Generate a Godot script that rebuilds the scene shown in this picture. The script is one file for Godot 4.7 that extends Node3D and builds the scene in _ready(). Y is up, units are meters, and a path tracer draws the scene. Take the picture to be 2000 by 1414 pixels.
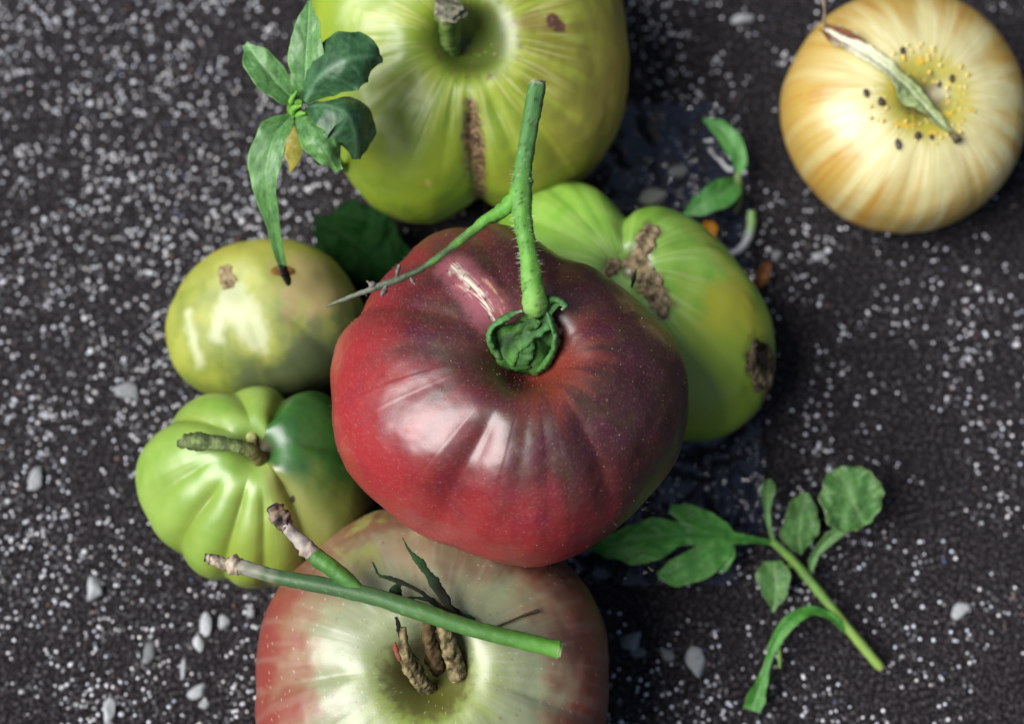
extends Node3D
# Heirloom tomatoes heaped on dark speckled asphalt, seen from almost straight above.
# Lengths in the builders are centimetres; CM turns them into metres.

const CM := 0.01
var rng := RandomNumberGenerator.new()
var n1 := FastNoiseLite.new()      # single octave
var nf := FastNoiseLite.new()      # five octaves
var taken := {}
var grain_tex: NoiseTexture2D
var lump_tex: NoiseTexture2D

func V(x: float, y: float, z: float) -> Vector3:
	return Vector3(x, y, z)

func ss(a: float, b: float, x: float) -> float:
	if a == b:
		return 0.0 if x < a else 1.0
	var t := clampf((x - a) / (b - a), 0.0, 1.0)
	return t * t * (3.0 - 2.0 * t)

func no(p: Vector3, f: float) -> float:
	return n1.get_noise_3d(p.x * f, p.y * f, p.z * f)

func fb(p: Vector3, f: float) -> float:
	return nf.get_noise_3d(p.x * f, p.y * f, p.z * f)

func mixc(a: Color, b: Color, t: float) -> Color:
	return a.lerp(b, clampf(t, 0.0, 1.0))

# ---------------------------------------------------------------- naming
func numbered(called: String) -> String:
	var k: int = taken.get(called, 0)
	taken[called] = k + 1
	return called if k == 0 else "%s_%03d" % [called, k]

func tag(o: Node, label := "", category := "", group := "", kind := "") -> Node:
	if label: o.set_meta("label", label)
	if category: o.set_meta("category", category)
	if group: o.set_meta("group", group)
	if kind: o.set_meta("kind", kind)
	return o

func thing(called: String, at: Vector3, label: String, category: String, group := "") -> Node3D:
	var o := Node3D.new()
	o.name = numbered(called)
	o.position = at * CM
	add_child(o, true)
	tag(o, label, category, group)
	return o

func obj(called: String, mesh: Mesh, m: Material, parent: Node3D = null) -> MeshInstance3D:
	var o := MeshInstance3D.new()
	o.mesh = mesh
	o.material_override = m
	if parent == null:
		o.name = numbered(called)
		add_child(o, true)
	else:
		var k := 0
		var nm := called
		while parent.has_node(nm):
			k += 1
			nm = "%s_%03d" % [called, k]
		o.name = nm
		parent.add_child(o, true)
	return o

# ---------------------------------------------------------------- meshes
# P: rows x cols points in cm; closed joins the last column to the first.
func grid_mesh(P: PackedVector3Array, C: PackedColorArray, cols: int, rows: int, closed: bool, caps := false) -> ArrayMesh:
	var nrm := PackedVector3Array()
	nrm.resize(P.size())
	var idx := PackedInt32Array()
	var last := cols if closed else cols - 1
	for i in rows - 1:
		for j in last:
			var a := i * cols + j
			var b := i * cols + (j + 1) % cols
			var c := b + cols
			var d := a + cols
			idx.append(a); idx.append(c); idx.append(b)
			idx.append(a); idx.append(d); idx.append(c)
			var n := (P[b] - P[d]).cross(P[c] - P[a])
			nrm[a] += n; nrm[b] += n; nrm[c] += n; nrm[d] += n
	for i in nrm.size():
		nrm[i] = nrm[i].normalized()
	if caps:
		for end in 2:
			var r := 0 if end == 0 else rows - 1
			var mid := Vector3.ZERO
			for j in cols:
				mid += P[r * cols + j]
			mid /= cols
			var n2 := (P[r * cols + cols / 4] - mid).cross(P[r * cols] - mid).normalized() * (-1.0 if end == 0 else 1.0) * -1.0
			var base := P.size()
			P.append(mid); C.append(C[r * cols]); nrm.append(n2)
			for j in cols:
				P.append(P[r * cols + j]); C.append(C[r * cols + j]); nrm.append(n2)
			for j in cols:
				var a := base + 1 + j
				var b := base + 1 + (j + 1) % cols
				if end == 0:
					idx.append(base); idx.append(a); idx.append(b)
				else:
					idx.append(base); idx.append(b); idx.append(a)
	for i in P.size():
		P[i] *= CM
	var arr := []
	arr.resize(Mesh.ARRAY_MAX)
	arr[Mesh.ARRAY_VERTEX] = P
	arr[Mesh.ARRAY_NORMAL] = nrm
	arr[Mesh.ARRAY_COLOR] = C
	arr[Mesh.ARRAY_INDEX] = idx
	var m := ArrayMesh.new()
	m.add_surface_from_arrays(Mesh.PRIMITIVE_TRIANGLES, arr)
	return m

func curve(pts: Array, t: float) -> Vector3:
	var n := pts.size() - 1
	var x := clampf(t, 0.0, 1.0) * n
	var i := mini(int(x), n - 1)
	var f := x - i
	var p1: Vector3 = pts[i]
	var p2: Vector3 = pts[i + 1]
	var p0: Vector3 = pts[i - 1] if i > 0 else p1 * 2.0 - p2
	var p3: Vector3 = pts[i + 2] if i + 2 <= n else p2 * 2.0 - p1
	return 0.5 * (2.0 * p1 + (p2 - p0) * f + (2.0 * p0 - 5.0 * p1 + 4.0 * p2 - p3) * f * f + (3.0 * p1 - p0 - 3.0 * p2 + p3) * f * f * f)

func along(vals: Array, t: float) -> float:
	var n := vals.size() - 1
	var x := clampf(t, 0.0, 1.0) * n
	var i := mini(int(x), n - 1)
	var f := x - i
	f = f * f * (3.0 - 2.0 * f)
	return lerpf(vals[i], vals[i + 1], f)

# a stem: smooth tube through pts with radii rad; col(t, angle, point) -> linear colour; rough = lumpiness share
func tube(pts: Array, rad: Array, col: Callable, rough := 0.05, sides := 14, per := 10, flat := 1.0) -> ArrayMesh:
	var rows := (pts.size() - 1) * per + 1
	var P := PackedVector3Array()
	var C := PackedColorArray()
	var N := Vector3.ZERO
	var before := curve(pts, 0.0)
	for i in rows:
		var t := float(i) / (rows - 1)
		var p := curve(pts, t)
		var T := (curve(pts, minf(t + 0.01, 1.0)) - curve(pts, maxf(t - 0.01, 0.0))).normalized()
		if i == 0:
			N = T.cross(Vector3.UP if absf(T.y) < 0.9 else Vector3.BACK).normalized()
		N = (N - T * N.dot(T)).normalized()
		var B := T.cross(N)
		var r := along(rad, t)
		for j in sides:
			var a := TAU * j / sides
			var d := N * cos(a) + B * (sin(a) * flat)
			var q := p + d * r
			q += d * r * 0.035 * cos(a * 5.0 + t * 3.0)
			q += d * r * rough * (fb(q, 2.2) + 0.5 * no(q, 6.0)) * 1.7
			P.append(q)
			C.append(col.call(t, a, q))
		before = p
	return grid_mesh(P, C, sides, rows, true, true)

# a leaf blade: spine in cm, up = the side that faces out, wl / wr = half widths along it
func blade(spine: Array, up: Vector3, wl: Array, wr: Array, col: Callable, o := {}) -> ArrayMesh:
	var rows: int = o.get("rows", 84)
	var half: int = o.get("half", 16)
	var fold: float = o.get("fold", 0.15)
	var curl: float = o.get("curl", 0.0)
	var slant: float = o.get("slant", 0.0)
	var wave: float = o.get("wave", 0.04)
	var veins: float = o.get("veins", 5.0)
	var thick: float = o.get("thick", 0.014)
	var twist: float = o.get("twist", 0.0)
	var P := PackedVector3Array()
	var C := PackedColorArray()
	var per := half * 2 + 1
	var most := 0.001
	for w in wl: most = maxf(most, w)
	for w in wr: most = maxf(most, w)
	for i in rows:
		var t := float(i) / (rows - 1)
		var p := curve(spine, t)
		var T := (curve(spine, minf(t + 0.02, 1.0)) - curve(spine, maxf(t - 0.02, 0.0))).normalized()
		var U := (up - T * up.dot(T)).normalized().rotated(T, twist * t)
		var S := T.cross(U)
		var top := PackedVector3Array()
		var tc := PackedColorArray()
		var ups := PackedVector3Array()
		for j in per:
			var w := float(j - half) / half
			var width := along(wr, t) if w > 0.0 else along(wl, t)
			width = maxf(width, 0.012)
			var off := absf(w) * width
			var q := p + S * (off * signf(w)) - T * (slant * off)
			q += U * (fold * off + curl * off * off / most)
			q += U * wave * (no(q, 1.3) + 0.5 * no(q, 3.1)) * (0.3 + absf(w))
			var ph := fposmod(t * veins - absf(w) * 0.9, 1.0)
			var side := exp(-pow((ph - 0.5) / 0.10, 2.0)) * ss(0.0, 0.25, absf(w))
			var mid := exp(-pow(off / (0.05 * most + 0.02), 2.0)) * (1.0 - t * 0.6)
			q += U * (0.012 * side + 0.02 * mid - 0.01 * (1.0 - absf(ph - 0.5) * 2.0) * (1.0 - mid)) * minf(most, 1.2) * -1.0
			top.append(q)
			ups.append(U)
			var tone := 1.0 + 0.22 * no(q, 9.0) + 0.16 * no(q, 19.0) + 0.25 * fb(q, 2.0)
			var cc: Color = col.call(t, w, q, mid, side, true)
			tc.append(Color(cc.r * tone, cc.g * tone, cc.b * tone))
		for j in per:
			P.append(top[j]); C.append(tc[j])
		for j in range(per - 1, -1, -1):
			var w2 := float(j - half) / half
			P.append(top[j] - ups[j] * thick); C.append(col.call(t, w2, top[j], 0.0, 0.0, false))
	return grid_mesh(P, C, per * 2, rows, true)

# an irregular stone chip, radius about 1 cm before scaling
func chip_mesh(sd: int, rough := 0.28, detail := 1) -> ArrayMesh:
	var r := RandomNumberGenerator.new()
	r.seed = sd
	var rows := 5 + 3 * detail
	var cols := 7 + 4 * detail
	var P := PackedVector3Array()
	var C := PackedColorArray()
	var sx := r.randf_range(0.7, 1.2)
	var planes := []
	var cuts := 7 if detail < 2 else 13
	for k in cuts:
		planes.append([Vector3(r.randfn(), r.randfn() * 0.6, r.randfn()).normalized(), r.randf_range(0.62, 0.95) if detail < 2 else r.randf_range(0.50, 0.85)])
	for i in rows:
		var ph := PI * (0.02 + 0.96 * i / (rows - 1))
		for j in cols:
			var th := TAU * j / cols
			var d := Vector3(sin(ph) * cos(th), cos(ph), sin(ph) * sin(th))
			var q := d
			for pl in planes:
				var over: float = q.dot(pl[0]) - pl[1]
				if over > 0.0:
					q -= pl[0] * over * 0.9
			q *= 1.0 + rough * 0.5 * no(d * 1.7 + Vector3(sd, 0, 0), 1.0)
			q.x *= sx
			P.append(q)
			var v := 0.9 + 0.25 * no(d * 3.0 + Vector3(0, sd, 0), 1.0)
			C.append(Color(v, v, v))
	return grid_mesh(P, C, cols, rows, true, true)

# ---------------------------------------------------------------- materials
func noise_tex(freq: float, sd: int, octaves: int, size := 512) -> NoiseTexture2D:
	var n := FastNoiseLite.new()
	n.noise_type = FastNoiseLite.TYPE_SIMPLEX_SMOOTH
	n.seed = sd
	n.frequency = freq
	n.fractal_octaves = octaves
	var t := NoiseTexture2D.new()
	t.width = size
	t.height = size
	t.seamless = true
	t.noise = n
	return t

func mat(called: String, rough: float, spec := 0.5, bump := 0.0, scale := 40.0, tex: Texture2D = null) -> StandardMaterial3D:
	var m := StandardMaterial3D.new()
	m.resource_name = called
	m.vertex_color_use_as_albedo = true
	m.roughness = rough
	m.metallic_specular = spec
	if bump > 0.0:
		m.heightmap_enabled = true
		m.heightmap_texture = tex if tex else grain_tex
		m.heightmap_scale = bump
		m.uv1_triplanar = true
		m.uv1_scale = Vector3.ONE * scale
	return m

func leaf_mat(called: String, rough := 0.5) -> StandardMaterial3D:
	var m := mat(called, rough, 0.45, 0.006, 90.0)
	m.backlight_enabled = true
	m.backlight = Color(0.30, 0.36, 0.16)
	return m

# ---------------------------------------------------------------- fruit
# f: c centre, tx/tz tilt in degrees, ht/hb half heights, e squareness, out [deg, radius ...], pit [depth, width], off,
# cre [[deg, depth, width in deg, start0, start1, end0, end1]] (polar degrees), na noise, col Callable
func prepare(f: Dictionary) -> void:
	f.basis = Basis(Vector3.RIGHT, deg_to_rad(f.tx)) * Basis(Vector3.BACK, deg_to_rad(f.tz))
	var s := 0.0
	for k in f.out.size() / 2:
		s += f.out[k * 2 + 1]
	f.mean = s / (f.out.size() / 2)

func radius(f: Dictionary, deg: float) -> float:
	var o: Array = f.out
	var n := o.size() / 2
	deg = fposmod(deg, 360.0)
	var i := n - 1
	for k in n:
		if o[k * 2] > deg:
			i = k - 1
			break
	var p := []
	for k in range(-1, 3):
		var q := posmod(i + k, n)
		p.append(o[q * 2 + 1])
	i = posmod(i, n)
	var a0: float = o[i * 2]
	var a1: float = o[((i + 1) % n) * 2]
	var span := fposmod(a1 - a0, 360.0)
	var t := fposmod(deg - a0, 360.0) / span
	return 0.5 * (2.0 * p[1] + (p[2] - p[0]) * t + (2.0 * p[0] - 5.0 * p[1] + 4.0 * p[2] - p[3]) * t * t + (3.0 * p[1] - p[0] - 3.0 * p[2] + p[3]) * t * t * t)

func crease_profile(f: Dictionary, deg: float) -> Array:
	var a := []
	for c in f.cre:
		var d: float = absf(wrapf(deg - c[0], -180.0, 180.0)) / c[2]
		a.append(c[1] * exp(0.25 - sqrt(d * d + 0.0625)))
	return a

# returns [point in cm in the fruit's own axes, crease share]
func surf(f: Dictionary, th: float, ph: float, R: float, ca: Array) -> Array:
	var cp := cos(ph)
	var s := pow(sin(ph), f.e)
	var y := signf(cp) * pow(absf(cp), f.e)
	var r := lerpf(f.mean, R, ss(0.1, 0.95, s))
	var pd := rad_to_deg(ph)
	var k := 0.0
	for i in ca.size():
		if ca[i] > 0.002 or ca[i] < -0.002:
			var c: Array = f.cre[i]
			k += ca[i] * ss(c[3], c[4], pd) * (1.0 - ss(c[5], c[6], pd))
	var d := Vector3(cos(th), 0.0, sin(th))
	var m := 1.0 - k
	var rho := r * s * m
	var h: float = f.ht if cp > 0.0 else f.hb
	var yy: float = h * y * (1.0 - 0.8 * k)
	var pit: Array = f.pit
	if cp > 0.0:
		yy -= pit[0] * exp(-pow(r * s / pit[1], 2.0))
	else:
		yy += 0.4 * exp(-pow(r * s / 1.2, 2.0))
	var q := d * rho + Vector3.UP * yy
	var na: float = f.na
	q *= 1.0 + na * no(q + f.c, 0.35) + na * 0.35 * no(q - f.c, 1.1) + 0.0010 * no(q, 2.6)
	var w := pow(maxf(cp, 0.0), 1.5)
	q.x += f.off.x * w
	q.z += f.off.y * w
	return [q, k]

func fruit(f: Dictionary, parent: Node3D, m: Material, cols := 360, rows := 200) -> MeshInstance3D:
	prepare(f)
	var P := PackedVector3Array()
	var C := PackedColorArray()
	var rs := []
	var cs := []
	for j in cols:
		var deg := 360.0 * j / cols
		rs.append(radius(f, deg))
		cs.append(crease_profile(f, deg))
	var paint: Callable = f.col
	var world := PackedVector3Array()
	for i in rows:
		var u := float(i) / (rows - 1)
		var ph := PI * (0.004 + 0.992 * (0.72 * u + 0.28 * u * u * u))
		for j in cols:
			var th := TAU * j / cols
			var a := surf(f, th, ph, rs[j], cs[j])
			var q: Vector3 = a[0]
			P.append(q)
			C.append(paint.call(q, rad_to_deg(th), a[1], ph))
			if i % 2 == 0 and j % 2 == 0 and u < 0.7:
				world.append(f.basis * q + f.c)
	f.world = world
	parent.transform = Transform3D(f.basis, f.c * CM)
	return obj("fruit_body", grid_mesh(P, C, cols, rows, true, true), m, parent)

# a crust that follows the fruit's skin: height(point) in cm, below zero where there is none
func crust(f: Dictionary, parent: Node3D, called: String, m: Material, box: Rect2, height: Callable, col: Callable, nu := 150, nv := 150) -> void:
	var P := PackedVector3Array()
	var C := PackedColorArray()
	for i in nv:
		var ph := deg_to_rad(box.position.y + box.size.y * i / (nv - 1))
		for j in nu:
			var th := deg_to_rad(box.position.x + box.size.x * j / (nu - 1))
			var deg := rad_to_deg(th)
			var q: Vector3 = surf(f, th, ph, radius(f, deg), crease_profile(f, deg))[0]
			var n := Vector3(q.x / (f.mean * f.mean), q.y / (f.ht * f.ht), q.z / (f.mean * f.mean)).normalized()
			var h: float = height.call(q)
			P.append(q + n * h)
			C.append(col.call(q))
	obj(called, grid_mesh(P, C, nu, nv, false), m, parent)

# height of the fruit's skin above the ground at x, z (cm)
func lid(f: Dictionary, x: float, z: float) -> float:
	var best := 1e9
	var y := 0.0
	for q in f.world:
		var d: float = (q.x - x) * (q.x - x) + (q.z - z) * (q.z - z)
		if d < 0.02:
			d = 0.02 - q.y * 1e-4
		if d < best:
			best = d
			y = q.y
	return y

func own(f: Dictionary, p: Vector3) -> Vector3:       # world cm to the fruit's own axes
	return f.basis.inverse() * (p - f.c)

func owns(f: Dictionary, pts: Array) -> Array:
	return pts.map(func(p): return own(f, p))

func seg(p: Vector2, a: Vector2, b: Vector2) -> float:
	var t := clampf((p - a).dot(b - a) / (b - a).length_squared(), 0.0, 1.0)
	return p.distance_to(a + (b - a) * t)

# ================================================================ build
var red := {}
var low := {}
var top := {}
var yel := {}
var lu := {}
var ll := {}
var rg := {}
const HEAP := "heirloom tomatoes heaped on the asphalt"

func _ready() -> void:
	rng.seed = 11
	n1.noise_type = FastNoiseLite.TYPE_SIMPLEX_SMOOTH
	n1.fractal_type = FastNoiseLite.FRACTAL_NONE
	n1.frequency = 1.0
	n1.seed = 5
	nf.noise_type = FastNoiseLite.TYPE_SIMPLEX_SMOOTH
	nf.frequency = 1.0
	nf.fractal_octaves = 4
	nf.seed = 9
	grain_tex = noise_tex(0.05, 3, 3)
	lump_tex = noise_tex(0.02, 8, 5)
	light_and_camera()
	build_ground()
	build_red()
	build_low()
	build_top()
	build_yellow()
	build_left_upper()
	build_left_lower()
	build_right()
	build_twig()
	build_sprig()
	build_weed()
	build_right_weed()
	build_bits()

func light_and_camera() -> void:
	var cam := Camera3D.new()
	cam.name = "camera"
	var at := CameraAttributesPhysical.new()
	at.frustum_focal_length = 50.0
	at.frustum_near = 0.02
	at.frustum_far = 20.0
	at.frustum_focus_distance = 0.406
	at.exposure_aperture = 6.0
	cam.attributes = at
	add_child(cam)
	cam.fov = rad_to_deg(2.0 * atan(12.0 / 50.0))
	cam.near = 0.02
	cam.far = 20.0
	var tilt := deg_to_rad(15.0)
	cam.position = Vector3(0, 0.5 * cos(tilt), 0.5 * sin(tilt))
	cam.look_at(Vector3.ZERO, Vector3.FORWARD)
	cam.current = true
	var we := WorldEnvironment.new()
	we.name = "daylight"
	var e := Environment.new()
	e.background_mode = Environment.BG_SKY
	var sky := Sky.new()
	var sm := ProceduralSkyMaterial.new()
	sm.sky_top_color = Color(0.58, 0.66, 0.80)
	sm.sky_horizon_color = Color(0.55, 0.58, 0.62)
	sm.sky_curve = 0.2
	sm.ground_bottom_color = Color(0.12, 0.12, 0.13)
	sm.ground_horizon_color = Color(0.3, 0.3, 0.32)
	sm.sun_angle_max = 1.0
	sky.sky_material = sm
	e.sky = sky
	e.background_energy_multiplier = 0.30
	e.tonemap_mode = Environment.TONE_MAPPER_LINEAR
	e.tonemap_exposure = 1.3
	e.sdfgi_enabled = true
	e.ssao_enabled = true
	e.ssil_enabled = true
	we.environment = e
	add_child(we)
	var sun := DirectionalLight3D.new()
	sun.name = "sun"
	sun.light_energy = 1.6
	sun.light_color = Color(1.0, 0.99, 0.98)
	sun.light_angular_distance = 44.0
	sun.shadow_enabled = true
	sun.sky_mode = DirectionalLight3D.SKY_MODE_LIGHT_ONLY
	add_child(sun)
	sun.look_at_from_position(Vector3(-0.64, 0.75, 0.12), Vector3.ZERO, Vector3.UP)

# ---------------------------------------------------------------- ground
func build_ground() -> void:
	var m := StandardMaterial3D.new()
	m.resource_name = "asphalt"
	var ramp := Gradient.new()
	ramp.offsets = PackedFloat32Array([0.0, 0.42, 0.58, 0.72, 1.0])
	ramp.colors = PackedColorArray([Color(0.06, 0.056, 0.062), Color(0.135, 0.124, 0.134), Color(0.20, 0.185, 0.193), Color(0.275, 0.256, 0.268), Color(0.46, 0.44, 0.47)])
	var at := noise_tex(0.03, 21, 5, 1024)
	at.color_ramp = ramp
	m.albedo_texture = at
	m.uv1_triplanar = true
	m.uv1_scale = Vector3.ONE * 17.0
	m.roughness = 0.85
	m.metallic_specular = 0.25
	m.heightmap_enabled = true
	m.heightmap_texture = noise_tex(0.045, 22, 5, 1024)
	m.heightmap_scale = 0.16
	var pm := PlaneMesh.new()
	pm.size = Vector2(6, 6)
	var g := obj("ground", pm, m)
	tag(g, "dark grey brown asphalt full of pale grit", "", "", "structure")
	# pale grains set in the asphalt: the 300 largest one by one, the rest as one mass
	var sm := mat("pale_grain", 0.6, 0.5)
	var kinds := []
	for k in 6:
		kinds.append(chip_mesh(40 + k, 0.3, 0))
	var tones := []
	for k in 8:
		var tm := sm.duplicate() as StandardMaterial3D
		var v: float = [0.55, 0.65, 0.45, 0.75, 0.36, 0.6, 0.5, 0.7][k]
		tm.albedo_color = Color(v * 0.97, v, v * [1.08, 1.0, 1.04, 1.06, 0.92, 1.1, 1.0, 1.03][k]).linear_to_srgb()
		tones.append(tm)
	for k in 300:
		var p := grain_spot()
		while absf(p.x) > 18.0 or p.y < -13.5 or p.y > 12.0:
			p = grain_spot()
		var o := obj("stone_chip", kinds[k % 6], tones[k % 8], g)
		var s := rng.randf_range(0.065, 0.10) * (1.0 + 0.5 * pow(rng.randf(), 6.0))
		o.transform = Transform3D(Basis(Vector3.UP, rng.randf() * TAU).scaled(Vector3(s, s * 0.45, s * rng.randf_range(0.7, 1.0))), V(p.x, s * 0.12, p.y) * CM)
	var mm := MultiMesh.new()
	mm.transform_format = MultiMesh.TRANSFORM_3D
	mm.use_colors = true
	mm.mesh = chip_mesh(77, 0.3, 0)
	var count := 37500
	mm.instance_count = count
	for k in count:
		var p := grain_spot()
		var bright := rng.randf() < 0.33
		var s := rng.randf_range(0.048, 0.080) if bright else rng.randf_range(0.03, 0.075)
		mm.set_instance_transform(k, Transform3D(Basis(Vector3.UP, rng.randf() * TAU).scaled(Vector3(s, s * 0.5, s)), V(p.x, s * 0.15, p.y) * CM))
		var v := rng.randf_range(0.5, 0.95) if bright else 0.04 + 0.24 * pow(rng.randf(), 1.5)
		var hue := rng.randf_range(-0.07, 0.07)
		var c := Color(v * (1.0 - hue), v, v * (1.06 + hue))
		if rng.randf() < 0.02:
			c = [Color(0.25, 0.12, 0.07), Color(0.10, 0.14, 0.30), Color(0.22, 0.12, 0.12)][k % 3]
		mm.set_instance_color(k, c)
	var mi := MultiMeshInstance3D.new()
	mi.name = "grit"
	mi.multimesh = mm
	mi.material_override = sm
	g.add_child(mi, true)
	tag(mi, "", "", "", "stuff")

func grain_spot() -> Vector2:
	for k in 20:
		var p := Vector2(rng.randf_range(-28, 28), rng.randf_range(-28, 19))
		var d := 0.50 - 0.016 * p.x + 0.7 * exp(-(p - Vector2(-10.5, -6.0)).length_squared() / 22.0) + 0.45 * n1.get_noise_2d(p.x * 0.16, p.y * 0.16 + 30.0) + 0.5 * n1.get_noise_2d(p.x * 0.5 + 9.0, p.y * 0.5)  # grit thins to the right, partly standing in for the ground's shading there
		if rng.randf() < d:
			return p
	return Vector2(rng.randf_range(-28, 28), rng.randf_range(-28, 19))

# ---------------------------------------------------------------- red tomato
func skin(called: String, rough: float, sub := 0.12) -> StandardMaterial3D:
	var m := mat(called, rough, 0.62, 0.0022, 60.0)
	m.subsurf_scatter_enabled = sub > 0.0
	m.subsurf_scatter_strength = sub
	return m

func paint_red(q: Vector3, deg: float, k: float, _ph: float) -> Color:
	var x := q.x - 0.5
	var z := q.z - 0.45
	var rho := sqrt(x * x + z * z)
	var a := atan2(z, x)
	var ray := n1.get_noise_3d(cos(a) * 4.0, sin(a) * 4.0, rho * 0.25)
	var ray2 := n1.get_noise_3d(cos(a) * 11.0, sin(a) * 11.0, rho * 0.5 + 7.0)
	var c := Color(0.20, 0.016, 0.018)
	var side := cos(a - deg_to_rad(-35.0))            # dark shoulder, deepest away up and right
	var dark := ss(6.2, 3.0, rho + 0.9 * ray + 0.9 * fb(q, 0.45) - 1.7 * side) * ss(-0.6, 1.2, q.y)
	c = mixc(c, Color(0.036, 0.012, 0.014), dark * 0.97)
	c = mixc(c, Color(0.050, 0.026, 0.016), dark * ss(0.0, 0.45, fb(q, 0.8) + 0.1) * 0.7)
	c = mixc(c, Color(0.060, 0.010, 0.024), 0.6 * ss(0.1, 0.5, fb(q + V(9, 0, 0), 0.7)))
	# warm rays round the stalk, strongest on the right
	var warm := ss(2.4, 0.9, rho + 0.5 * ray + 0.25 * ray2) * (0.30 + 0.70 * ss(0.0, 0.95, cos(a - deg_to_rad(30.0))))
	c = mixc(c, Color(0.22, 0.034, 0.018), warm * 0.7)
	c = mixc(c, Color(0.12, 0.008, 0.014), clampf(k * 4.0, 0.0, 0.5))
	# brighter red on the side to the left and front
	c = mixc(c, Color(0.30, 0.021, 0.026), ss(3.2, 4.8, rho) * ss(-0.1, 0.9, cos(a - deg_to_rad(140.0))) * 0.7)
	# pale scar streaks up and to the left, their pink surround partly painted reflection
	var d2 := Vector2(x, z)
	var e1 := seg(d2, Vector2(-0.75, -0.85), Vector2(-1.95, -2.75)) + 0.10 * fb(q, 4.0)
	var e2 := seg(d2, Vector2(-0.5, -0.9), Vector2(-1.15, -2.4)) + 0.10 * fb(q, 4.0)
	c = mixc(c, Color(0.46, 0.15, 0.18), 0.6 * ss(0.75, 0.2, e1) * ss(0.7, 1.6, rho))
	c = mixc(c, Color(0.80, 0.72, 0.58), ss(0.12 + 0.20 * ss(0.9, 2.6, rho), 0.04, e1 + 0.30 * absf(n1.get_noise_3d(cos(a) * 30.0, sin(a) * 30.0, rho * 0.8))))
	c = mixc(c, Color(0.50, 0.30, 0.17), 0.8 * ss(0.13, 0.05, e2 + 0.3 * absf(ray2)))
	# dust and pin-head dots
	var g := no(q, 17.0)
	c = mixc(c, Color(0.40, 0.20, 0.15), 0.22 * ss(0.3, 0.9, g))
	var g2 := no(q + V(3, 8, 1), 7.0)
	c = mixc(c, Color(0.30, 0.13, 0.10), 0.16 * ss(0.5, 0.9, g2))
	c = mixc(c, Color(0.03, 0.01, 0.01), 0.75 * ss(0.66, 0.80, no(q + V(1, 5, 9), 6.0)) * ss(1.3, 0.3, e1))
	return c

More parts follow.
